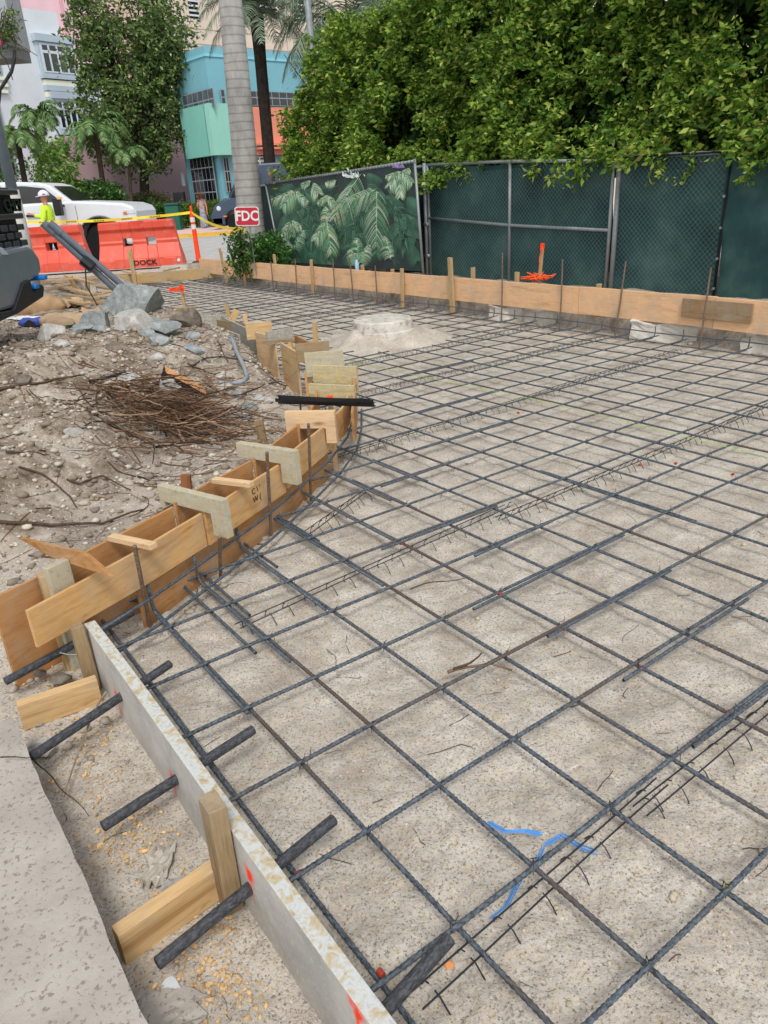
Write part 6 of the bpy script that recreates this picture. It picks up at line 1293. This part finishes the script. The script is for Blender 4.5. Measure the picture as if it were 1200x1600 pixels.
x0, z0 = P2(97, 318); mi = MB().box(x0-.10, x0+.08, YP-.40, YP-.18, z0-.28, z0+.14).box(x0, x0+.06, YP-.2, YP+.1, z0-.08, z0-.02).build('mirror', M_trim, pk, bevel=.03); x1, z1 = P2(94, 310, YP-.42); MB().box(x1-.08, x1+.05, YP-.435, YP-.42, z1-.02, z1+.03).build('turn_lamp', plain('lit_amber', 'e8b05a', .3), mi)
for x in (121, 32): q = P2(x, 340); MB().box(q[0]-.006, q[0]+.006, YP-.003, YP+.01, .75, 1.62).build('panel_gap', M_trim, pk)
q = P2(51, 337); MB().box(q[0]-.15, q[0]+.14, YP-.05, YP+.01, q[1]-.03, q[1]+.03).build('door_handle', M_trim, pk, bevel=.01)
q = P2(105, 358); text_mesh('2500 HD', .12, 'lettering', plain('badge', '8c4a4c', .4), pk, Matrix.Translation((q[0], YP-.004, q[1])) @ Matrix.Rotation(math.pi/2, 4, 'X'), .003, True, sx=1.3)
# van
YV = 35.8
vn = empty('van', (-3.5, YV, ZS), 'slate blue delivery van parked at the kerb behind the grey palm trunk', 'van'); V2 = lambda x, y: P2(x, y, YV)
xf = V2(331, 340)[0]; pts = [(xf, .5), (xf-.02, .95), V2(335, 322), V2(348, 312), V2(358, 309), V2(372, 270), V2(380, 260), V2(395, 256), (xf+7.0, V2(395, 256)[1]+.02), (xf+7.1, .5)]
pts = list(reversed(pts)); side_body('body', [(x, z) for x, z in pts], [(xf+1.05, .62, .48), (xf+5.6, .62, .48)], YV, 2.1, M_van, vn, .07)
q = [V2(360, 309), V2(374, 272), V2(388, 272), V2(388, 309)]; MB().prism(q, .02, Matrix.Translation((0, YV-.008, 0))).build('side_window', M_glass, vn)
mb = MB(); a, b = V2(357, 309), V2(371, 272); mb.add([Vector((a[0]-.02, YV+.15, a[1])), Vector((b[0]-.02, YV+.2, b[1])), Vector((b[0]-.02, YV+1.9, b[1])), Vector((a[0]-.02, YV+1.95, a[1]))], [(0, 1, 2, 3)]); mb.build('windscreen', plain('green_glass', '23352f', .1, .7), vn)
for cx in (xf+1.05, xf+5.6): wheel(cx, YV+.15, ZS+.38, .38, .25, vn); wheel(cx, YV+1.9, ZS+.38, .38, .25, vn)
MB().box(xf-.06, xf+7.0, YV-.02, YV+2.1, .42, .72).build('lower_trim', M_trim, vn, bevel=.03) if 0 else None
q = V2(341, 326); MB().lathe([(.10, 0), (.10, .03), (.07, .05)], 16, Matrix.Translation((q[0]+.02, YV+.03, q[1])) @ Matrix.Rotation(math.pi/2, 4, 'X')).build('headlight', M_lens, vn)
MB().lathe([(.16, 0), (.17, .05), (.12, .07)], 16, Matrix.Translation((xf+.05, YV+1.8, q[1])) @ Matrix.Rotation(-math.pi/2, 4, 'Y')).build('headlight', M_lens, vn)
MB().box(xf-.07, xf+.5, YV+.0, YV+2.08, .45, .85).build('bumper', M_trim, vn, bevel=.05)
q = V2(403, 280); MB().box(q[0]-.12, q[0]+.08, YV-.35, YV-.1, q[1]-.7, q[1]+.3).build('mirror', M_trim, vn, bevel=.06)
q = V2(421, 334); MB().box(q[0]-.1, q[0]+.1, YV-.01, YV+.02, q[1]-.03, q[1]+.03).build('marker_lamp', plain('red_lens', 'a03028', .4), vn); q = V2(352, 338); MB().box(q[0]-.08, q[0]+.08, YV-.03, YV+.02, q[1]-.03, q[1]+.03).build('marker_lamp', M_amb, vn)
# near truck front at the edge of the heap
XT = -3.15
def hx(x, y, X=XT): d = ray(x, y); q = CAM+d*(X/d.x); return q.y, q.z
M_tk = plain('grey_truck_paint', '68737c', .25, .6, var=.06); tk = empty('pickup_truck', (XT-2, 6.7, .2), 'dark grey heavy pickup truck whose black grille and bumper overhang the heap', 'pickup truck')
def yz_prism(name, pts, x0, x1, mat, parent, bev=.02):     # pts in (y,z)
    mb = MB(); n = len(pts); mb.add([Vector((x1, y, z)) for y, z in pts]+[Vector((x0, y, z)) for y, z in pts], [tuple(range(n)), tuple(range(2*n-1, n-1, -1))]+[((i+1) % n, i, n+i, n+(i+1) % n) for i in range(n)]); return mb.build(name, mat, parent, bevel=bev)
yr, zg = hx(46, 400); ytop, zh = hx(0, 262); yh, zc = hx(24, 296)
zt_ = hx(0, 262)[1]; yl = 5.5
print('truck', yr, zg, zt_, yh, zc)
yz_prism('hood', [(yl, .95), (7.35, .95), (7.45, 1.2), (7.35, 1.62), (yh, zc), (hx(14, 270)[0], hx(14, 270)[1]), (6.3, zt_+.03), (yl+.3, zt_+.03), (yl, 1.7)], XT-2.0, XT-.10, M_tk, tk, .07)
MB().box(XT-5.8, XT-1.9, yl, 7.45, .8, 1.55).box(XT-4.6, XT-2.3, yl+.12, 7.3, 1.5, 2.35).build('body', M_tk, tk, bevel=.12)
MB().box(XT-4.5, XT-2.6, yl+.10, 7.32, 1.68, 2.2).build('side_window', M_glass, tk, bevel=.05)
gz0 = hx(30, 402)[1]; gz1 = hx(20, 292)[1]; gy = hx(38, 350)[0]
MB().box(XT-.12, XT-.06, yl+.15, gy, gz0, gz1).build('grille', M_trim, tk, bevel=.02)
gg = [o for o in WM if o.name.startswith('grille')][-1]
for (y_, h__) in ((300, .045), (338, .05)):
    z_ = hx(20, y_)[1]; MB().box(XT-.08, XT+.0, yl+.15, gy+.03, z_-h__/2, z_+h__/2).build('grille_bar', plain('gunmetal', '2e3338', .35, .5), gg, bevel=.01)
mbx = MB(); r = random.Random(4)
for row in range(4):
    zz = hx(20, 355+row*13)[1]
    for k in range(9): y_ = gy-.06-k*.17-(row % 2)*.085; mbx.box(XT-.07, XT-.0, y_-.07, y_+.05, zz-.03, zz+.022)
mbx.build('grille_mesh', plain('gunmetal_mesh', '30353a', .4, .5), gg, bevel=.008)
q = hx(5, 322); Mt_ = Matrix(((0, 0, 1, XT-.0), (1, 0, 0, q[0]), (0, 1, 0, q[1]), (0, 0, 0, 1))); text_mesh('CHEV', .145, 'lettering', plain('badge_black', '0d0f12', .25, .6), gg, Mt_, .012, True, ax='LEFT', sx=1.0)
XB = XT+.15
b0 = [hx(-40, 402, XB), hx(44, 384, XB), hx(52, 388, XB), hx(63, 404, XB), hx(66, 425, XB), hx(60, 432, XB), hx(36, 446, XB), hx(26, 480, XB), hx(-60, 505, XB)]
yz_prism('bumper', b0, XT-.35, XB, M_tk, tk, .03)
b1 = [hx(38, 442, XB+.03), hx(48, 436, XB+.03), hx(52, 455, XB+.03), hx(66, 444, XB+.03), hx(70, 448, XB+.03), hx(69, 464, XB+.03), hx(30, 490, XB+.03), hx(-60, 530, XB+.03), hx(-60, 500, XB+.03), hx(24, 484, XB+.03)]
yz_prism('skid_plate', b1, XT-.5, XB+.03, M_trim, tk, .015)
for (x, y) in ((54, 447), (67, 433)): y_, z_ = hx(x, y, XB+.02); MB().box(XB-.1, XB+.05, y_-.04, y_+.04, z_-.024, z_+.016).build('tow_hook', M_blue, tk, bevel=.012)
a_, b_ = hx(-5, 385, XB+.01), hx(10, 398, XB+.01); yz_prism('trim_strip', [hx(-5, 384, XB), hx(4, 388, XB), hx(13, 398, XB), (hx(4, 398, XB))], XB-.02, XB+.006, plain('silver_trim', 'b9c2ca', .3, .6), tk, .003)
for y_ in (5.75, 7.2): wheel(XT-.95, y_, .2+.44, .44, .3, tk) if 0 else None
for cx in (XT-1.0, XT-4.7):
    for y_ in (5.75, 7.25):
        Mw = wheel(cx, y_, ground_h(cx, y_)+.44, .44, .3, tk)
# ================================================================ PEOPLE
M_skin = plain('skin', 'b98467', .6, .3, var=.05); M_hiv = plain('hi_vis', 'c8f03c', .7, var=.08); M_pants = plain('dark_trousers', '22252c', .8); M_dress = None
def person(loc, face, h, label, skin, arms, legs, name='person'):
    """continuous body grown over a skeleton; arms/legs: joint offsets per side"""
    k = h/1.75; root = empty(name, loc, label, 'person'); M = Matrix.Translation(Vector(loc)) @ Matrix.Rotation(face, 4, 'Z') @ Matrix.Scale(k, 4); N_, E_ = [], []
    def add(p, r, par=None): N_.append((p, r)); i = len(N_)-1; (E_.append((par, i)) if par is not None else None); return i
    pel = add((0, 0, .96), (.15, .11)); sp = add((0, .0, 1.14), (.13, .10), pel); ch = add((0, 0, 1.33), (.155, .11), sp); nk = add((0, .0, 1.47), .058, ch); hb_ = add((0, .012, 1.55), .062, nk); hd = add((0, .02, 1.63), (.078, .095), hb_); ht = add((0, .01, 1.70), (.07, .08), hd); add((0, .118, 1.615), .011, hd)
    for s in (-1, 1):
        add((s*.082, .005, 1.62), .016, hd)
        sh_ = add((s*.17, 0, 1.42), .062, ch); el, wr = arms[0 if s < 0 else 1]; e = add(el, .043, sh_); w_ = add(wr, .028, e); d = (Vector(wr)-Vector(el)).normalized(); pm = add(tuple(Vector(wr)+d*.07), (.035, .02), w_)
        sd_ = d.cross(Vector((0, 1, .2))).normalized()
        for f, (o_, ln) in enumerate(((-.028, .075), (-.01, .088), (.01, .082), (.028, .062))): b_ = Vector(wr)+d*.10+sd_*o_; add(tuple(b_+d*ln*.6+Vector((0, .008, 0))), .008, pm); add(tuple(b_+d*ln+Vector((0, .022, 0))), .007, len(N_)-1)
        add(tuple(Vector(wr)+d*.07+sd_*-.05+Vector((0, .02, 0))), .009, pm)
        hp = add((s*.09, 0, .90), .088, pel); kn, an = legs[0 if s < 0 else 1]; a = add(kn, .058, hp); b = add(an, .038, a); add((an[0], an[1]+.06, an[2]-.045), .036, b); add((an[0], an[1]+.17, an[2]-.05), .028, len(N_)-1)
    return root, M, blob_skin('body', N_, E_, skin, root, M, 1)
wz = ZS; wl = Vector((atY(76, 340, 19.3).x, 19.3, wz)); wr_, Mw, _b = person(wl, R(90), 1.74, 'worker in a white helmet and neon yellow jacket walking past the white pickup', M_skin, [((-.24, .03, 1.15), (-.25, .16, .95)), ((.22, .16, 1.18), (.2, .38, 1.25))], [((-.09, .12, .5), (-.09, .06, .09)), ((.09, -.02, .5), (.09, -.2, .12))])
blob_skin('jacket', [((0, 0, .90), (.19, .14)), ((0, 0, 1.14), (.18, .135)), ((0, 0, 1.34), (.19, .135)), ((0, 0, 1.44), (.09, .08)), ((-.18, 0, 1.41), .08), ((-.245, .03, 1.15), .062), ((-.25, .15, .97), .05), ((.18, 0, 1.41), .08), ((.225, .16, 1.18), .062), ((.2, .42, 1.25), .05)], [(0, 1), (1, 2), (2, 3), (2, 4), (4, 5), (5, 6), (2, 7), (7, 8), (8, 9)], M_hiv, wr_, Mw, 1)
blob_skin('trousers', [((0, 0, .92), (.17, .13)), ((-.09, 0, .86), .1), ((-.09, .12, .5), .078), ((-.09, .06, .12), .062), ((.09, 0, .86), .1), ((.09, -.02, .5), .078), ((.09, -.2, .14), .062)], [(0, 1), (1, 2), (2, 3), (0, 4), (4, 5), (5, 6)], M_pants, wr_, Mw, 1)
hl = MB().lathe([(.128, 0), (.135, .015), (.125, .05), (.10, .10), (.05, .135), (.005, .142)], 18, Mw @ Matrix.Translation((0, .0, 1.66)) @ Matrix.Rotation(R(-6), 4, 'X')); hl.build('helmet', plain('helmet_white', 'd9d6e8', .35), wr_, smooth=True); MB().box(-.09, .09, .09, .17, 1.655, 1.668, Mw).build('helmet_brim', plain('helmet_white2', 'd9d6e8', .35), wr_, bevel=.005)
MB().tube([Mw @ Vector((.13*math.cos(a), .02+.12*math.sin(a), 1.70)) for a in np.linspace(-2.8, -.3, 8)], .02, 5).build('helmet_band', M_blk, wr_); MB().box(-.075, .075, .085, .115, 1.62, 1.65, Mw).build('glasses', M_blk, wr_)
pw = at(321, 361, ZS); hr, Mh_, _b = person(Vector((pw.x, pw.y, ZS)), R(-15), 1.70, 'woman in a long grey patterned dress walking away along the far kerb', M_skin, [((-.23, -.02, 1.15), (-.2, .1, 1.0)), ((.24, .0, 1.15), (.25, -.03, .92))], [((-.09, .05, .5), (-.08, .0, .09)), ((.09, .02, .5), (.1, -.08, .09))])
md = Mat('dress_print', .8, .1); Pn = md.map(); md.col(md.ramp(md.noise(Pn, 16, 3, .6, 1.5), [(.38, hexc('5c5f72')), (.5, hexc('8d90a0')), (.6, hexc('b9bac4'))]))
blob_skin('dress', [((0, 0, 1.40), (.11, .085)), ((0, 0, 1.33), (.165, .12)), ((0, 0, 1.13), (.135, .11)), ((0, 0, .92), (.18, .14)), ((0, 0, .6), (.2, .16)), ((0, -.02, .25), (.24, .2)), ((0, -.02, .14), (.25, .21)), ((-.17, 0, 1.41), .075), ((-.2, 0, 1.32), .065), ((.17, 0, 1.41), .075), ((.2, 0, 1.32), .065)], [(0, 1), (1, 2), (2, 3), (3, 4), (4, 5), (5, 6), (1, 7), (7, 8), (1, 9), (9, 10)], md.m, hr, Mh_, 1)
hc = [tuple(Mh_ @ Vector((random.gauss(0, .06), -.03+random.gauss(0, .06), 1.66+random.gauss(0, .07)))) for _ in range(500)]; leaf_cloud('hair', hc, .075, plain('brown_hair', '7a5440', .7, var=.3, scale=30), hr); blob_skin('hair_bun', [((0, -.01, 1.66), (.10, .11)), ((0, -.04, 1.76), .06)], [(0, 1)], plain('brown_hair2', '6a4836', .8, var=.3, scale=30), hr, Mh_, 1)
for s in (-1, 1): MB().box(s*.09-.045, s*.09+.045, -.1 if s > 0 else -.02, .14 if s > 0 else .2, .0, .04, Mh_).build('sandal', M_rockb, hr, bevel=.01)
# ================================================================ PLANTING BEYOND THE STREET
def Epx(x, y, rx, ry, Y, loc): q = atY(x, y, Y); k = Y/1157; return (q.x-loc.x, q.y-loc.y, q.z-loc.z, rx*k, rx*k*.8, ry*k)
lt = Vector((atY(214, 300, 46).x, 46, .3))
tree(lt, 12, .34, [Epx(x, y, rx, ry, 46, lt) for x, y, rx, ry in ((150, 70, 44, 60), (215, 40, 62, 60), (258, 65, 34, 75), (155, 145, 36, 60), (205, 150, 58, 50), (190, 215, 55, 34), (262, 205, 24, 34), (235, 120, 50, 50), (240, 250, 30, 16), (130, 20, 20, 40))], 1250, .24, M_tree, 'large spreading olive green tree between the white and turquoise buildings', lean=(1.0, 0), per=24, rad=.38, forks=4, barkm=M_barkd, trunk_top=.42, name='street_tree')
palm((56, 182), (52, 290), 44, .16, .12, M_bark, 'fan shaped green palm before the white wall, nearest the sign box', 20, 1.9, leafw=.07, up=.5, name='palm_tree', group='small palms by the white building'); palm((25, 205), (34, 285), 40, .15, .12, M_barkd, 'small drooping palm behind the street pole', 16, 1.6, leafw=.07, up=.3, group='small palms by the white building')
palm((148, 200), (160, 300), 43, .15, .12, M_bark, 'bright green palm standing in front of the large olive tree', 22, 2.2, leafw=.07, up=.45, group='small palms by the white building'); palm((200, 238), (199, 310), 42, .08, .07, M_bark, 'thin young palm beside the dark leaning trunk', 12, 1.4, leafw=.06, up=.4, group='small palms by the white building')
bush(58, 118, 215, 318, 42, 1.5, 190, .22, leaf_mat('bright_leaf', [(0, '3f6a2c'), (.5, '6a9440'), (1, '9cbc5c')]), 'loose bright green bush behind the cab of the white pickup', per=20, rad=.35, name='bush'); bush(118, 200, 282, 325, 42.5, 1.5, 260, .18, M_shrub, 'dark green bushes behind the hood of the white pickup', per=22, rad=.3, name='bush'); bush(-20, 60, 235, 320, 44, 1.5, 100, .2, M_shrub, 'dark bush beneath the fan palm', per=20, rad=.35, name='bush')
bush(196, 268, 319, 350, 40, 1.0, 420, .11, M_shrub, 'clipped low green hedge between the barriers and the bin', name='low_hedge', per=26, rad=.16, cat='hedge', round_=False); bush(280, 352, 316, 345, 41, 1.0, 300, .12, leaf_mat('yellowgreen_leaf', [(0, '3c5a22'), (.6, '5f7c30'), (1, '8c9c48')]), 'low yellow-green hedge behind the walking woman', name='low_hedge', per=24, rad=.17, cat='hedge', round_=False); bush(206, 262, 303, 322, 44, 1.0, 200, .14, leaf_mat('bronze_leaf', [(0, '3a3a22'), (.6, '545a30'), (1, '78804a')]), 'darker bronze hedge rising behind the clipped green one', name='low_hedge', per=24, rad=.2, cat='hedge', round_=False)
q = atY(272, 340, 39); bi = empty('bin', (q.x, 39, .33), 'dark green litter bin standing against the low hedge', 'bin'); zt2 = atY(272, 317, 39).z; MB().box(q.x-.33, q.x+.33, 38.7, 39.3, .33, zt2-.12).build('body', plain('bin_green', '1f5a4a', .6, bump=.3), bi, bevel=.04); MB().box(q.x-.36, q.x+.36, 38.66, 39.34, zt2-.12, zt2).build('lid', plain('bin_lid', '1a4c3f', .6), bi, bevel=.05)
q = atY(282, 318, 45); MB().box(q.x-.3, q.x+.3, 44.8, 45.2, .33, q.z+.6).build('utility_box', M_trim, None, bevel=.03); ub = [o for o in WM if o.name == 'utility_box'][0]; tag(ub, 'dark utility box against the mauve wall', 'utility box')
# street pole, sign box and cable
YS = 15.0
pb2 = atY(53, 440, YS); root = empty('street_pole', Vector((pb2.x, YS, .2)), 'tall grey street pole at the edge of the picture, paler below', 'street pole'); zm = atY(30, 296, YS).z
MB().tube([(pb2.x, YS, .2), (pb2.x, YS, zm)], .115, 16).build('lower_pole', plain('pale_pole', 'b4b2ac', .6, .3, var=.1), root, smooth=True); MB().tube([(pb2.x, YS, zm), (pb2.x, YS, 6.6)], .095, 16).build('upper_pole', plain('slate_pole', '6f7f8b', .5, .4), root, smooth=True)
Yb = 11.0; q = atY(24, 72, Yb); q2 = atY(14, 0, Yb); q3 = atY(-60, 80, Yb)
sb_ = empty('sign_box', Vector((q.x-.5, Yb, q.z)), 'grey overhead sign box with a pink patch and scraggly vines hanging at its corner', 'sign box'); MB().box(q.x-1.2, q.x, Yb, Yb+.5, q.z, q.z+1.6).build('housing', plain('box_grey', 'a3a7aa', .7, var=.1), sb_, bevel=.02)
MB().box(q.x-1.15, q.x-.02, Yb+.02, Yb+.48, q.z-.12, q.z).build('underside', plain('box_under', '7a7c7e', .8), sb_); a = atY(4, 55, Yb); mbp = MB(); mbp.lathe([(.11, 0), (.11, .006)], 16, Matrix.Translation((a.x-.06, Yb-.002, a.z)) @ Matrix.Rotation(math.pi/2, 4, 'X')); mbp.build('pink_patch', plain('pink_print', 'c8527e', .6), sb_)
vn_ = [tuple(atY(max(-5, random.gauss(12, 7)), random.gauss(42, 16), Yb-.08)) for _ in range(40)]; vb = empty('vine', atY(12, 40, Yb-.08), 'scraggly half dry vine tangled on the sign box corner', 'vine'); leaf_cloud('foliage', shoots(vn_, 8, .05), .05, M_tree, vb)
mb = MB()
for _ in range(16): a = atY(random.uniform(-2, 22), random.uniform(5, 40), Yb-.06); mb.tube([a, a+Vector((random.gauss(0, .08), 0, -.15)), a+Vector((random.gauss(.03, .1), -.02, -.36))], .004, 4)
mb.build('stem', M_bark, vb)
tag(MB().tube([atY(23, 78, Yb-.05), atY(22, 95, Yb-.05), atY(18, 112, Yb-.05), atY(8, 128, Yb-.05), atY(0, 140, Yb-.05), atY(-4, 180, Yb-.05)], .022, 8).build('cable', M_wire, smooth=True), 'thick black cable curving down from the sign box', 'cable'); tag(MB().tube([atY(0, 84, Yb), atY(9, 92, Yb), atY(15, 108, Yb), atY(20, 125, Yb)], .006, 5).build('cable', M_wire), 'hair thin wire looping beside the thick cable', 'cable')
